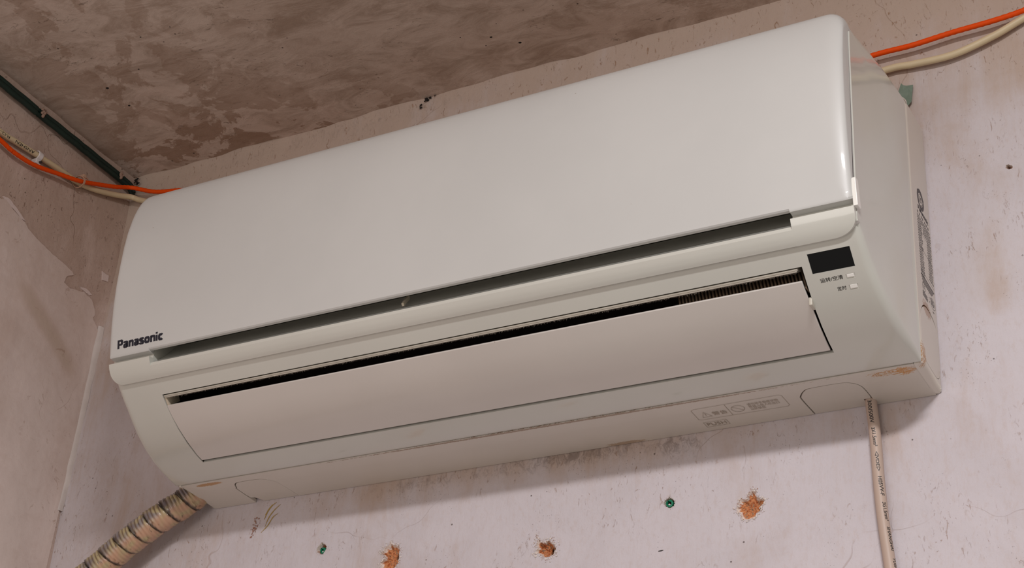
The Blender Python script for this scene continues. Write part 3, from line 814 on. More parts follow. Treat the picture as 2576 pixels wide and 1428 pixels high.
for za, zb_ in ((.0269, .0296), (.0330, .0355)):
    bm = bmesh.new(); sheet(bm, cf, .7783, .7861, csz(za), csz(zb_), -.0008, -.003)
    sheet(bm, cf, .7790, .7852, csz(za)+.0012, csz(zb_)-.0001, .0002, -.002, ns=1)
    finish('indicator_light', bm, M_CLIP, cover, smooth=0, bevel=.0003)
def cover_text(body, x0, z, w, h, mat, off=.0, name='lettering'):
    bm = bmesh.new(); t = text_bm(body, w=w, h=h, offset=off, maxedge=.0016); s = csz(z)
    merge(bm, t, lambda x, y: Vector((x0+x,)+cf(s+y, .00012)))
    return finish(name, bm, mat, cover, smooth=0)
cover_text('运转/空清', .7557, .0334, .0198, .0040, M_INK, .008)
cover_text('定时', .7679, .0275, .0079, .0039, M_INK, .008)
# --- outlet interior
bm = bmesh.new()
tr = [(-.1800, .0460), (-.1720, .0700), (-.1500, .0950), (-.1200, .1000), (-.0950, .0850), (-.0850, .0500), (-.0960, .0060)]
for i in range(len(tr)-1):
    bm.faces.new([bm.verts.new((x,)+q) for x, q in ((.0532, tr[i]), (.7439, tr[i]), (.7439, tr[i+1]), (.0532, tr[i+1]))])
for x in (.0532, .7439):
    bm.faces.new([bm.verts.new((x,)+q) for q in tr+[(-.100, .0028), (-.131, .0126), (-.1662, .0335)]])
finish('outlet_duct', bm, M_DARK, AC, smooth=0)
bm = bmesh.new()
for x0, x1 in ((.0536, .0560),): prism(bm, [(-.1775, .0430), (-.1700, .0365), (-.1560, .0480), (-.1640, .0600)], x0, x1)
finish('duct_cheek', bm, M_CASEIN, AC, smooth=0)
bm = bmesh.new()
prism(bm, [(-.1797, .0436), (-.1786, .0427), (-.1775, .0431), (-.1640, .0518), (-.1700, .0540)], .0540, .7395)
prism(bm, [(-.1783, .0425), (-.1776, .0419), (-.1762, .0425), (-.1640, .0503), (-.1700, .0530)], .0545, .7385)
lip = finish('outlet_lip', bm, M_LIP, AC, smooth=0, bevel=.0003)
bm = bmesh.new(); random.seed(11)
for k in range(2400):
    x = random.uniform(.055, .738); y = -.1770+random.gauss(0, .0004); z = .0421+random.gauss(0, .0003)
    l = abs(random.gauss(0, .0008))+.0002; dx = random.gauss(0, .0008); w = random.uniform(.0001, .00035)
    a = [bm.verts.new(p) for p in ((x, y, z), (x+w, y, z), (x+dx+w*.3, y+random.gauss(.0006, .0004), z-l*.8))]
    bm.faces.new(a)
tag(finish('dust_fringe', bm, M_DUST, lip, smooth=0, recalc=False), kind='stuff')
bm = bmesh.new()
for k in range(40):
    x = .6200+k*.0032
    v0 = []
    for dx in (0, .0015):
        v0.append([bm.verts.new((x+dx+sx, y, z)) for sx, y, z in ((-.0020, -.1540, .0600), (-.0020, -.1460, .0640), (.0060, -.1560, .0330), (.0060, -.1640, .0330))])
    a, c = v0
    for q in range(4): bm.faces.new((a[q], a[(q+1) % 4], c[(q+1) % 4], c[q]))
    bm.faces.new(a); bm.faces.new(c[::-1])
bmesh.ops.bisect_plane(bm, geom=bm.verts[:]+bm.edges[:]+bm.faces[:], plane_co=(.7425, 0, 0), plane_no=(1, 0, 0), clear_outer=True)
tag(finish('vent_ribs', bm, M_VANE, AC, smooth=0), kind='stuff')
# --- louver flap
FL = [(-.1030, .00315), (-.113, .00545), (-.131, .0121), (-.148, .0206), (-.1577, .0270), (-.1662, .0331), (-.1705, .0364)]
ff, fsz, fL = surf(FL)
bm = bmesh.new(); A = []
n = len(FL)
inner = []
nn = normals2(FL, closed=False)
for i, (y, z) in enumerate(FL):
    f, _, _ = ff, 0, 0
    j = min(i, n-2); ty, tz = FL[j+1][0]-FL[j][0], FL[j+1][1]-FL[j][1]; l = math.hypot(ty, tz)
    inner.append((y+tz/l*.0024, z-ty/l*.0024))
    
poly = [(y, z) for y, z in FL]+inner[::-1]
xl_ = lambda z: .0537-.0012*smooth01((z-.015)/.02); xr_ = lambda z: .7420-.0018*smooth01((z-.018)/.02)
rows = []
for xx in (0, .25, .5, .75, 1):
    rows.append([bm.verts.new((xl_(z)+(xr_(z)-xl_(z))*xx, y, z)) for y, z in poly])
for a, c in zip(rows, rows[1:]):
    for i in range(len(poly)): bm.faces.new((a[i], a[(i+1) % len(poly)], c[(i+1) % len(poly)], c[i]))
for r_ in (rows[0], rows[-1]):
    f = bm.faces.new(r_); bmesh.ops.triangulate(bm, faces=[f])
finish('louver_flap', bm, M_FLAP, AC, smooth=35, bevel=.0007)
# hinge seen in the right-hand gap
bm = bmesh.new(); box(bm, .7412, .7443, -.1570, -.1470, .0200, .0280); finish('flap_hinge', bm, M_LIP, AC, smooth=0, bevel=.001)
# --- trim band under the front panel, with the long intake notch
BAND = [(-.1966, .0553), (-.2000, .0575), (-.2035, .0609), (-.2062, .0645), (-.2080, .0672), (-.2098, .0705), (-.2112, .0742)]
bf, bsz, bL = surf(BAND)
def band_rows(bm, xs, slot, ends):
    rows = []
    for x in xs:
        k = 0.0
        if ends:
            for ex_, dirn, wd_ in ((.0000, 1, .0125), (.8002, -1, .0215)):
                t = (x-ex_)*dirn/wd_
                if t < 1: k = max(k, 1-math.sqrt(max(0, 1-(1-max(0, t))**2)))
        s_lo = bL*.68*k; s_hi = bsz(.0655) if slot else bL
        P = [bf(s_lo+(s_hi-s_lo)*j/8) for j in range(9)]
        yb, zb2 = P[0]
        if slot: tail = [(-.2066, .0690), (-.1975, .0765), (-.1880, .0860), (-.1720, .1060), (-.1700, .0690)]
        else: tail = [(-.2100, .0748), (-.2060, .0750), (-.2040, .0750), (-.2035, .0740), (-.2030, .0700)]
        foot = (min(yb+.0040, -.1925), zb2+.0015) if not slot else (-.1925, .0580)
        tail.append(foot)
        rows.append([bm.verts.new((x, y, z)) for y, z in P+tail])
    n = len(rows[0])
    for a, c in zip(rows, rows[1:]):
        for i in range(n): bm.faces.new((a[i], a[(i+1) % n], c[(i+1) % n], c[i]))
    for r_ in (rows[0], rows[-1]):
        f = bm.faces.new(r_); bmesh.ops.triangulate(bm, faces=[f])
bm = bmesh.new()
xe = [.0000, .0004, .0010, .002, .0032, .0045, .006, .008, .010, .0125, .03, .0535]
band_rows(bm, xe, False, True)
band_rows(bm, [.0535, .2, .4, .6, .7451], True, False)
xe = [.7451, .765, .7787, .781, .7835, .786, .7885, .791, .7932, .7952, .797, .7983, .7993, .7999, .8002]
band_rows(bm, xe, False, True)
finish('trim_band', bm, M_COVER, AC, smooth=38, bevel=.0006)
bm = bmesh.new(); prism(bm, [(-.2005, .0800), (-.1985, .0780), (-.1900, .0900), (-.1925, .0930)], .3520, .3545); finish('slot_rib', bm, M_CASEIN, AC, smooth=0)
# --- front panel
FACE = [(-.2010, .2868), (-.2050, .2862), (-.2095, .2840), (-.2135, .2800), (-.2172, .2735), (-.2203, .2640), (-.2227, .2545), (-.2245, .2448), (-.2268, .228), (-.2277, .2098), (-.2275, .185), (-.2264, .1607), (-.2241, .137), (-.2208, .1153), (-.2168, .0960), (-.2148, .0880), (-.2137, .0835)]
def pan_prof(x):
    slot = .0528 < x < .7450
    tail = [(-.2136, .0828), (-.2122, .0817), (-.2088, .0817), (-.2088, .0900)] if slot else [(-.2134, .0818), (-.2122, .0803), (-.2044, .0803), (-.2044, .0900)]
    return FACE+tail+[(-.2044, .140), (-.2044, .200), (-.2042, .255), (-.2020, .2790), (-.1985, .2862)]
P0 = pan_prof(0); rad = []
for i, (y, z) in enumerate(P0):
    if i < len(FACE):
        if z > .262: r = .018-.005*smooth01((.2868-z)/.03)
        elif z > .10: r = .014
        else: r = .014-.006*smooth01((.10-z)/.02)
    elif i < len(FACE)+3: r = .0075
    elif z < .21: r = .0008
    else: r = .010 if z < .27 else .022
    rad.append(r)
piv = []
for i, (y, z) in enumerate(P0):
    if i < len(FACE):
        k = smooth01((z-.235)/.05)
        piv.append((.0050*(1-k), -.0185*k))
    elif i < len(FACE)+2: piv.append((.0030, .0028))
    elif i < len(FACE)+4: piv.append((0, .0028))
    else: piv.append((0, -.0185*smooth01((z-.235)/.05)))
bm = bmesh.new()
loft(bm, pan_prof, rad, lambda y: -.0001, lambda y: .8003, [.0150, .0523, .0527, .0529, .06, .2, .4, .6, .735, .7440, .7449, .7452, .776], nf=8, iv=piv, ls=[.4+.15*smooth01((z-.235)/.04) for y, z in P0])
panel = finish('front_panel', bm, M_PANEL, AC, smooth=35)
pfz = FACE[::-1]; pf_, psz, pL = surf(pfz)
def arc(cx, cy, rx, ry, a0, a1, n=12): return [(cx+rx*math.cos(math.radians(a0+(a1-a0)*k/n)), cy+ry*math.sin(math.radians(a0+(a1-a0)*k/n))) for k in range(n+1)]
def heavy_lettering(fn, W=.0612, Hc=.0095):
    """heavy grotesque lettering drawn from strokes; fn(x,y) maps to the surface"""
    bm = bmesh.new(); X = .73
    G_ = {'P': (.80, [[(.15, 0), (.15, 1)], [(.15, .91), (.42, .91)]+arc(.42, .68, .24, .23, 90, -90)+[(.15, .45)]]),
          'a': (.70, [arc(.33, .50, .20, .145, 165, 20)+[(.54, .50), (.54, .14), (.57, .02)], [(.54, .42), (.36, .37)]+arc(.31, .22, .17, .14, 110, 270)+[(.42, .10), (.54, .20)]]),
          'n': (.73, [[(.14, 0), (.14, X)], [(.16, .52)]+arc(.37, .46, .21, .185, 140, 0)+[(.58, 0)]]),
          's': (.67, [arc(.33, .50, .21, .145, 10, 180)+[(.14, .46), (.34, .38), (.52, .28)]+arc(.33, .22, .21, .145, 20, -175)]),
          'o': (.77, [arc(.38, .36, .235, .285, 0, 360, 28)]),
          'i': (.29, [[(.14, 0), (.14, X-.04)], [(.14, .80), (.14, 1.0)]]),
          'c': (.74, [arc(.38, .36, .235, .285, 40, 320, 22)])}
    tot = sum(G_[c][0] for c in 'Panasonic')+.02*8; kx = W/(tot); x0 = 0
    for ch in 'Panasonic':
        w, ss = G_[ch]
        for st_ in ss:
            P = [Vector(((x0+x)*kx, y*Hc)) for x, y in st_]
            closed = (P[0]-P[-1]).length < 1e-5; prev = None; n = len(P)
            for i, p in enumerate(P):
                a_ = P[i-1] if i else (P[-2] if closed else P[0]); b_ = P[i+1] if i < n-1 else (P[1] if closed else P[-1])
                t = (b_-a_).normalized(); nn_ = Vector((-t.y, t.x)); th = (.00262*abs(t.y)+.0019*abs(t.x))/2
                row = [bm.verts.new(fn(*(p+nn_*th*q))) for q in (-1, 0, 1)]
                if prev:
                    for k in range(2): bm.faces.new((prev[k], prev[k+1], row[k+1], row[k]))
                prev = row
        x0 += w+.02
    return bm
s = psz(.0884)
bm = heavy_lettering(lambda x, y: Vector((.0110+x,)+pf_(s+y, .00015)))
tag(finish('brand_lettering', bm, M_NAVY, panel, smooth=0), 'dark navy brand lettering')
# light bead along the side joint of the panel
bm = bmesh.new()
tube(bm, catmull([(.8008, -.2040, .2630), (.8007, -.2046, .24), (.8007, -.2046, .2), (.8007, -.2046, .15), (.8006, -.2046, .104)], 6), .0008, 8)
finish('edge_bead', bm, M_COVER, cover, smooth=60)
# clip tab on the side
bm = bmesh.new()
poly = [(-.2105, .0745), (-.2100, .0755), (-.2135, .0990), (-.2128, .1010), (-.2075, .1018), (-.2055, .1000), (-.2005, .0775), (-.2015, .0755)]
prism(bm, poly, .7995, .8034); tag(finish('side_clip', bm, M_CLIP, AC, smooth=0, bevel=.0009), 'glossy white plastic clip')
# --- rating label printed on the side: marks, rows of tiny print
XS = XSR(-.03)+.0001
bm = bmesh.new()
def sp(u, v): return Vector((XS, u, v))
def ring(bm, cu, cv, ru, rv, w, n=40, a0=0, a1=2*math.pi):
    prev = None
    for k in range(n+1):
        a = a0+(a1-a0)*k/n; row = [bm.verts.new(sp(cu+(ru+s)*math.cos(a), cv+(rv+s)*math.sin(a))) for s in (-w/2, w/2)]
        if prev: bm.faces.new((prev[0], prev[1], row[1], row[0]))
        prev = row
cu, cv = -.0312, .1868
ring(bm, cu, cv, .0092, .0092, .0040); 
for a in (0.4, 2.5, 4.6): ring(bm, cu, cv, .0060, .0060, .0007, 14, a, a+1.5)
for a in (0.4, 2.5, 4.6):
    c0, s0_ = math.cos(a), math.sin(a); bm.faces.new([bm.verts.new(sp(cu+c0*.0112+dx, cv+s0_*.0112+dz)) for dx, dz in ((-.0012, -.0012), (.0012, 0), (0, .0014))])
t = text_bm('15', h=.0062, offset=.03); merge(bm, t, lambda x, y: sp(cu-.0033+x, cv-.0031+y))
finish('recycling_mark', bm, M_PRINT, chassis, smooth=0, recalc=False)
bm = bmesh.new()
bm.free(); bm = heavy_lettering(lambda x, y: sp(-.0425+x*.0345/.0612, .1712+y*.5))
random.seed(3)
def dash_row(v, u0, u1, h, seg=(.0008, .0022), gap=.0006, bold=1):
    u = u0
    while u < u1:
        w = random.uniform(*seg); 
        if u+w > u1: break
        bm.faces.new([bm.verts.new(sp(*q)) for q in ((u, v), (u+w, v), (u+w, v+h), (u, v+h))])
        u += w+gap*random.uniform(.6, 1.8)
u = -.0450
dash_row(.1655, -.0455, -.0035, .0026, (.0024, .0030), .0026)
for k in range(23):
    v = .1618-k*.0029
    if 2 <= k: 
        dash_row(v, -.0470, -.0335+random.uniform(0, .002), .0016)
        if k < 20: dash_row(v, -.0180 if k > 4 else -.030, -.0035, .0015)
    else: dash_row(v, -.0470, -.0035, .0016)
for v in (.1475, .1290, .1030, .0990):
    bm.faces.new([bm.verts.new(sp(*q)) for q in ((-.047, v), (-.004, v), (-.004, v+.0003), (-.047, v+.0003))])
for k in range(4): dash_row(.0975-k*.0022, -.0470+.004*k*.3, -.004-.003*k, .0013, (.002, .005), .0003)
ring(bm, -.0405, .0873-.0006, .0046, .0046, .0005, 30); t = text_bm('CCC', w=.0060, h=.0036, offset=.01); merge(bm, t, lambda x, y: sp(-.0435+x, .0851+y))
for k in range(3): dash_row(.0802-k*.0020, -.0455, -.0290, .0012, (.002, .004), .0003)
for k in range(3): bm.faces.new([bm.verts.new(sp(-.0245+a, .0885-k*.0045+c)) for a, c in ((0, 0), (.0012, 0), (.0012, .0012), (0, .0012))])
ring(bm, -.0125, .0845-.001, .0085, .0052, .0004, 36)
for k in range(3): dash_row(.0812+k*.0022, -.0180, -.0070, .0013, (.0015, .003), .0005)
dash_row(.0745, -.0140, -.0060, .0010, (.004, .006), .0003)
finish('rating_print', bm, M_PRINT, chassis, smooth=0, recalc=False)

# ================================================================ CABLES
def cable(name, pts, r, mat, label, seg=16, twist=0, n=16):
    bm = bmesh.new(); P = catmull(pts, n)
    rf = (lambda s, a: 1+.06*math.sin(a*2+s*twist)) if twist else None
    tube(bm, P, r, seg, rf); bmesh.ops.translate(bm, verts=bm.verts, vec=-Vector(pts[0]))
    o = finish(name, bm, mat, smooth=80); o.location = pts[0]
    return tag(o, label, 'cable'), P
LW = XL
orange_pts = [(LW+.0095, -.46, .432), (LW+.0095, -.34, .417), (LW+.0095, -.2393, .4107), (LW+.0090, -.2112, .4085), (LW+.0092, -.176, .4118), (LW+.0115, -.1360, .4228), (LW+.0145, -.1046, .4315), (LW+.0130, -.0700, .4481), (LW+.0140, -.0435, .4608), (LW+.0185, -.0190, .4735), (-.190, -.0100, .4640), (-.14, -.0090, .4545), (-.08, -.0080, .437), (.0, -.0075, .415), (.2, -.0080, .385), (.5, -.0085, .372), (.7, -.0110, .3810), (.7690, -.0130, .3860), (.8096, -.0130, .3863), (.8500, -.0130, .3895), (.8895, -.0130, .3910), (.9195, -.0130, .3940), (.96, -.0150, .400), (1.02, -.0165, .407), (1.25, -.016, .42), (1.6, -.015, .42), (1.88, -.015, .42)]
orange, _ = cable('orange_cable', orange_pts, .0028, M_ORANGE, 'bright orange cable running round the corner and behind the air conditioner top', twist=900)
cream_pts = [(LW+.0065, -.46, .438), (LW+.0065, -.34, .424), (LW+.0065, -.2385, .4226), (LW+.0065, -.211, .4250), (LW+.0065, -.177, .4285), (LW+.0062, -.1349, .4325), (LW+.0050, -.0980, .4360), (LW+.0060, -.0702, .4424), (LW+.0075, -.0348, .4555), (LW+.014, -.0125, .4638), (-.2190, -.0080, .4600), (-.1991, -.0070, .4525), (-.15, -.0066, .438), (-.05, -.006, .412), (.15, -.006, .372), (.4, -.006, .352), (.6, -.006, .352), (.72, -.0070, .3620), (.7830, -.0085, .3673), (.8080, -.0085, .3658), (.8483, -.0085, .3654), (.8885, -.0080, .3762), (.9190, -.0080, .3886), (1.0, -.0065, .423), (1.1, -.006, .45), (1.25, -.008, .465), (1.6, -.008, .47), (1.88, -.008, .47)]
cream, creamP = cable('cream_cable', cream_pts, .0037, M_CREAM, 'cream round cable sagging beside the orange one', twist=0)
# print on the cream cable (left wall)
def wrap_text(parent, P, r, body, s0, h, ang, mat, offset=0, flip=1, ws=1.0, name='printed_lettering', angf=None, maxedge=.0009, width=None, up=None):
    fr = frames(P); tot = fr[-1][4]
    t = text_bm(body, w=width, h=h, offset=offset, maxedge=maxedge); bm = bmesh.new()
    q0 = min(fr, key=lambda f_: abs(f_[4]-s0)); th0 = angf(s0) if angf else ang
    ys = 1 if (q0[2]*-math.sin(th0)+q0[3]*math.cos(th0)).dot(Vector(up)) > 0 else -1
    def f(x, y):
        s = s0+x*flip*ws
        lo, hi = 0, len(fr)-1
        while hi-lo > 1:
            mid = (lo+hi)//2
            if fr[mid][4] <= s: lo = mid
            else: hi = mid
        a, c = fr[lo], fr[hi]; k = (s-a[4])/max(1e-9, c[4]-a[4])
        p = a[0].lerp(c[0], k); sd = a[2].lerp(c[2], k).normalized(); u = a[3].lerp(c[3], k).normalized()
        th = (angf(s) if angf else ang)+ys*(y-h/2)/r
        return p+(sd*math.cos(th)+u*math.sin(th))*(r+.00012)
    merge(bm, t, f)
    return finish(name, bm, mat, parent, smooth=0, recalc=False)
frc = frames(creamP)
def s_near(fr, pred): return min(fr, key=pred)[4]
# camera-facing angle on the left wall stretch: the front of the cable points to +x
def ang_to(fr, s, d):
    q = min(fr, key=lambda f: abs(f[4]-s)); return math.atan2(Vector(d).dot(q[3]), Vector(d).dot(q[2]))
sA = s_near(frc, lambda f: abs(f[0].y+.176) + (0 if f[0].x < -.2 else 9))
dcam = Vector((.80, -.45, -.40)).normalized()
wrap_text(cream, creamP, .0037, 'ANSHEN', sA-.004, .0036, ang_to(frc, sA, dcam), M_INK, flip=-1, offset=.01, width=.032, up=(-.2, -.3, -1))
wrap_text(cream, creamP, .0037, 'RG-1', sA-.046, .0030, ang_to(frc, sA-.04, dcam), M_INK, flip=-1, width=.020, up=(-.2, -.3, -1))
# green-black taped cable under the ceiling
bm = bmesh.new()
gp = [(LW+.007, -.50, .4845), (LW+.007, -.38, .4842), (LW+.007, -.2549, .4848), (LW+.006, -.1918, .4850), (LW+.0065, -.1105, .4848), (LW+.006, -.0407, .4846), (LW+.007, -.0150, .4830), (LW+.008, -.0080, .4780), (LW+.0085, -.0055, .4735)]
P = catmull(gp, 14)
for dz, rr_ in ((.0026, .0036), (-.0028, .0036)):
    tube(bm, [p+Vector((0, 0, dz)) for p in P], rr_, 14, rf=lambda s, a: 1+.06*math.sin(s*160+a))
bmesh.ops.translate(bm, verts=bm.verts, vec=-Vector(gp[2]))
grn = finish('green_cable', bm, M_GREEN, smooth=80); grn.location = gp[2]
tag(grn, 'dark green twin cable fixed just under the ceiling on the left wall', 'cable')
for (y, z, s) in ((-.1834, .4852, 1.0), (-.0349, .4850, .8)):
    bm = bmesh.new(); rnd = random.Random(int(y*-1000))
    for k in range(13):
        a = rnd.uniform(0, 6.28); q = rnd.uniform(0, 1)**.6
        bmesh.ops.create_icosphere(bm, subdivisions=2, radius=1, matrix=Matrix.Translation((LW+.0112+.0012*(1-q), y+math.cos(a)*.0034*s*q+.0012*math.sin(a*2), z+math.sin(a)*.0055*s*q)) @ Matrix.Diagonal((.0020, .0019*rnd.uniform(.6, 1.2), .0020*rnd.uniform(.6, 1.2), 1)))
    finish('plaster_dab', bm, simple('tan_plaster_dab', (150, 122, 106), .9, bump=.8), grn, smooth=60)
# cable clip with its nail
ck = empty('cable_clip', (LW+.004, -.171, .430), 'milky plastic nail clip holding the cream cable on the left wall', 'clip')
bm = bmesh.new()
P = [Vector((LW+.0065+.0058*math.cos(a), -.171, .4290+.0062*math.sin(a))) for a in [math.radians(d) for d in range(-75, 96, 10)]]
for sgn in (-1, 1):
    pass
prev = None
for i, p in enumerate(P):
    d = (p-Vector((LW+.0065, -.171, .4290))).normalized()
    row = [bm.verts.new(p+Vector((0, yy, 0))+d*t_) for yy, t_ in ((-.0038, 0), (.0038, 0), (.0038, -.0018), (-.0038, -.0018))]
    if prev:
        for k in range(4): bm.faces.new((prev[k], prev[(k+1) % 4], row[(k+1) % 4], row[k]))
    else: bm.faces.new(row)
    prev = row
bm.faces.new(prev)
box(bm, LW+.0006, LW+.0095, -.1750, -.1668, .4165, .4236)
finish('clip_body', bm, M_NYLON, ck, smooth=40, bevel=.0008)
bm = bmesh.new(); bmesh.ops.create_cone(bm, cap_ends=True, segments=16, radius1=.0019, radius2=.0015, depth=.003, matrix=Matrix.Translation((LW+.0108, -.1690, .4200)) @ Matrix.Rotation(math.pi/2, 4, 'Y'))
tag(finish('nail', bm, M_STEEL, ck, smooth=30), 'steel nail head')
# cable tie
tie = empty('cable_tie', (LW+.008, -.101, .435), 'tan cable tie binding the orange and cream cables near the corner', 'cable tie')
bm = bmesh.new(); c0 = Vector((LW+.0098, -.1010, .4338)); tdir = Vector((0, .86, .30)).normalized(); u_ = Vector((1, 0, 0)); v_ = tdir.cross(u_)
prev = None; first = None
for k in range(28):
    a = 2*math.pi*k/28; p = c0+u_*math.cos(a)*.0088+v_*math.sin(a)*.0070; nrm_ = (u_*math.cos(a)+v_*math.sin(a))
    row = [bm.verts.new(p+tdir*tt+nrm_*ww) for tt, ww in ((-.0013, 0), (.0013, 0), (.0013, .0009), (-.0013, .0009))]
    if prev:
        for q in range(4): bm.faces.new((prev[q], prev[(q+1) % 4], row[(q+1) % 4], row[q]))
    else: first = row
    prev = row
for q in range(4): bm.faces.new((prev[q], prev[(q+1) % 4], first[(q+1) % 4], first[q]))
finish('strap', bm, M_TIE, tie, smooth=40)
bm = bmesh.new(); box(bm, LW+.0130, LW+.0185, -.1035, -.0985, .4385, .4425); box(bm, LW+.0145, LW+.0165, -.0995, -.0925, .4405, .4418)
finish('tie_head', bm, M_TIE, tie, smooth=0, bevel=.0006)
# ---------------------------------------------------------------- drain hose
hp = [(.0060, -.0255, .0420), (-.0020, -.0252, .0215), (-.0165, -.0255, .0055), (-.0300, -.029, -.0060), (-.0485, -.034, -.0188), (-.0902, -.036, -.0444), (-.1270, -.037, -.0717), (-.165, -.038, -.098), (-.200, -.038, -.135), (-.218, -.038, -.20), (-.2205, -.038, -.30), (-.2205, -.038, -.9)]
P = catmull(hp[:9], 90)+catmull(hp[8:], 40)[1:]
PW = .0210
def hose_r(s, a):
    # tape turns of pitch PW, ribs of pitch .0044 under it
    w = s/PW + a/(2*math.pi); fr_w = w-math.floor(w)
    rib = .030*math.sin(2*math.pi*(s/.0044)+.7*math.sin(a))*(0.35+.65*max(0, math.sin(a+.5)))
    step = .075*(fr_w)-(.11 if fr_w < .06 else 0)
    return .97+rib+step*.9+.02*noise.noise(Vector((s*160, a*1.5, 0)))
def hose_c(s, a):
    w = s/PW + a/(2*math.pi); fw = w-math.floor(w)
    rib = math.sin(2*math.pi*(s/.0044)+.7*math.sin(a))
    nz_ = noise.noise(Vector((s*110, math.cos(a)*2, math.sin(a)*2))); nz2 = noise.noise(Vector((s*380, math.cos(a)*4, math.sin(a)*4)))
    cream_ = Vector((176, 160, 120)); grey = Vector((142, 134, 132)); purp = Vector((112, 102, 108)); tan = Vector((190, 146, 116)); brown = Vector((84, 62, 42)); blk = Vector((36, 28, 24))
    c = cream_.lerp(grey, smooth01(.5+nz_*2.2+.6*(fw-.6)))
    # middle belt smudged grey violet, underside tan
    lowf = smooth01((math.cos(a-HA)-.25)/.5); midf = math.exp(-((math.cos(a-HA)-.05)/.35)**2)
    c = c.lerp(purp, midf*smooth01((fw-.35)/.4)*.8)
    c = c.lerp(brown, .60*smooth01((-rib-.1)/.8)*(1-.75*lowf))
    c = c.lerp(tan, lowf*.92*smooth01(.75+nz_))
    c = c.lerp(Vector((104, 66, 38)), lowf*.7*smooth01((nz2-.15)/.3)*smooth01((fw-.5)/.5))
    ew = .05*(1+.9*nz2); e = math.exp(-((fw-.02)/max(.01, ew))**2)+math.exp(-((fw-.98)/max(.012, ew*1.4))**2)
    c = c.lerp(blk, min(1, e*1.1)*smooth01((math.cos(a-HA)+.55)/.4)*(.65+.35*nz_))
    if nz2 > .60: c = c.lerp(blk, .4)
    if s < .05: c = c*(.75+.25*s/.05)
    return lin(tuple(max(4, v) for v in c))
fh = frames(P)
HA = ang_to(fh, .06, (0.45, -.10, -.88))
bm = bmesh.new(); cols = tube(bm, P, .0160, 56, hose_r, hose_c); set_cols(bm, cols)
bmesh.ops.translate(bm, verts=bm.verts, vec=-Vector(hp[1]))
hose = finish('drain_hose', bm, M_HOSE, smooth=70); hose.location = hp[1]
tag(hose, 'ribbed pipe hose wrapped in dirty clear tape, leaving the air conditioner at lower left', 'hose')
# ---------------------------------------------------------------- power cable
pc = [(.7470, -.0085, .0150), (.7478, -.0085, .0030), (.7483, -.0085, -.0100), (.7498, -.0080, -.0314), (.7507, -.0078, -.055), (.7513, -.0078, -.0783), (.7525, -.0078, -.103), (.7543, -.0078, -.1276), (.7578, -.0078, -.1638), (.765, -.0080, -.24), (.775, -.008, -.40), (.78, -.008, -.9)]
P = catmull(pc, 20)
bm = bmesh.new(); tube(bm, P, .0053, 28)
bmesh.ops.translate(bm, verts=bm.verts, vec=-Vector(pc[2]))
pw = finish('power_cable', bm, M_CABLE, smooth=80); pw.location = pc[2]
tag(pw, 'beige round power cable hanging from the right end of the air conditioner', 'cable')
fp = frames(P)
def pw_ang(s):
    z = min(fp, key=lambda f: abs(f[4]-s))[0].z
    base = ang_to(fp, s, Vector((.22, -.80, -.40)))
    k = smooth01((-.01-z)/.17)
    return base+(-.25+1.28*k)*PSG
PSG = 1
d_test = Vector((1, 0, 0)); q = min(fp, key=lambda f: abs(f[4]-.05))
# increasing angle should move the print towards +x
a0 = ang_to(fp, .05, Vector((.22, -.80, -.40)))
if (q[2]*math.cos(a0+.3)+q[3]*math.sin(a0+.3)).x < (q[2]*math.cos(a0)+q[3]*math.sin(a0)).x: PSG = -1
def z_s(z): return min(fp, key=lambda f: abs(f[0].z-z))[4]
for body, z0, z1, h in (('300/500V', -.0040, -.0265, .0036), ('3X1.5mm²', -.0310, -.0500, .0034), ('◁VDE▷', -.0555, -.0745, .0036), ('H05VV-F', -.0790, -.0985, .0036), ('3G1.5mm²', -.1045, -.1225, .0034), ('SHANGHAI', -.1275, -.1500, .0034), ('YUSHENG', -.1550, -.1745, .0034), ('ENT', -.180, -.19, .0034)):
    s0, s1 = z_s(z0), z_s(z1)
    wrap_text(pw, P, .0053, body, s0, h, 0, M_INK, offset=.012, width=s1-s0, angf=pw_ang, up=(1, 0, 0))
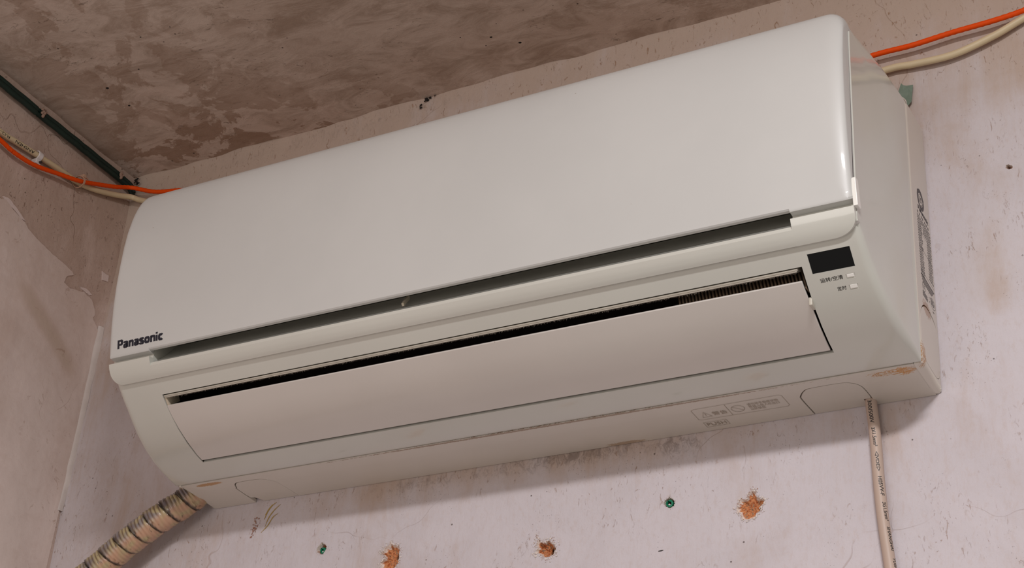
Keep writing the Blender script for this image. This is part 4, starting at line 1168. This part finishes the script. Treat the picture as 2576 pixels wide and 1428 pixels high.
# ---------------------------------------------------------------- wall plugs
def plug(x, z, r, y, tilt, label):
    e = empty('wall_plug', (x, y, z), label, 'wall plug', 'green wall plugs in the back wall')
    e.rotation_euler = tilt
    bm = bmesh.new(); n = 24; rows = []
    for (rr, yy) in ((r, .012), (r, .0008), (r*.92, 0), (r*.55, 0), (r*.50, .0008), (r*.42, .010)):
        rows.append([bm.verts.new((rr*(1+.05*math.cos(6*2*math.pi*k/n))*math.cos(2*math.pi*k/n), yy+.0004*math.sin(3*k), rr*(1+.05*math.cos(6*2*math.pi*k/n))*math.sin(2*math.pi*k/n))) for k in range(n)])
    for a, c in zip(rows, rows[1:]):
        for k in range(n):
            if k == 7 : continue          # slit
            bm.faces.new((a[k], a[(k+1) % n], c[(k+1) % n], c[k]))
    me = bpy.data.meshes.new('sleeve'); bmesh.ops.recalc_face_normals(bm, faces=bm.faces); bm.to_mesh(me); bm.free(); me.materials.append(M_PLUG)
    o = bpy.data.objects.new('sleeve', me); COL.objects.link(o); o.parent = e
    bm = bmesh.new(); bmesh.ops.create_circle(bm, cap_ends=True, segments=12, radius=r*.55, matrix=Matrix.Translation((0, .0035, 0)) @ Matrix.Rotation(math.pi/2, 4, 'X'))  # black disc stands in for the darkness inside the plug
    me = bpy.data.meshes.new('dark_bore_disc'); bm.to_mesh(me); bm.free(); me.materials.append(M_BLACK)
    o = bpy.data.objects.new('dark_bore_disc', me); COL.objects.link(o); o.parent = e
    bm = bmesh.new(); bmesh.ops.create_icosphere(bm, subdivisions=1, radius=r*.33, matrix=Matrix.Translation((-r*.12, .0016, -r*.28)))
    me = bpy.data.meshes.new('crumb'); bm.to_mesh(me); bm.free(); me.materials.append(M_CHIPW)
    o = bpy.data.objects.new('crumb', me); COL.objects.link(o); o.parent = e
plug(.5468, -.0722, .0037, -.0008, (.15, 0, .1), 'green plastic wall plug in a chipped hole, right of the middle')
plug(.1480, -.0702, .0034, .0015, (.2, 0, -.1), 'green plastic wall plug sunk in a hole near the hose')
# ---------------------------------------------------------------- scrap of tape
bm = bmesh.new()
TP = [(0.7935, 0.3492), (0.7952, 0.3462), (.7985, .3448), (0.8054, 0.3436), (.8040, .3340), (0.8028, 0.3235), (.7990, .3190), (0.7930, 0.3150), (.7880, .3250), (.7895, .3380)]
plate(bm, TP, [], 1, lambda u, v, w: Vector((u, -.0035-.10*(u-.79)+(.0004 if w else 0)+.0008*math.sin(v*700), v)), [(.7950, .340), (.80, .335), (.795, .325), (.80, .341)])
bmesh.ops.translate(bm, verts=bm.verts, vec=-Vector((.797, -.004, .333)))
tp = finish('tape_scrap', bm, M_TAPE, smooth=0); tp.location = (.797, -.004, .333)
tag(tp, 'scrap of grey-green tape on the wall behind the air conditioner top right', 'tape')
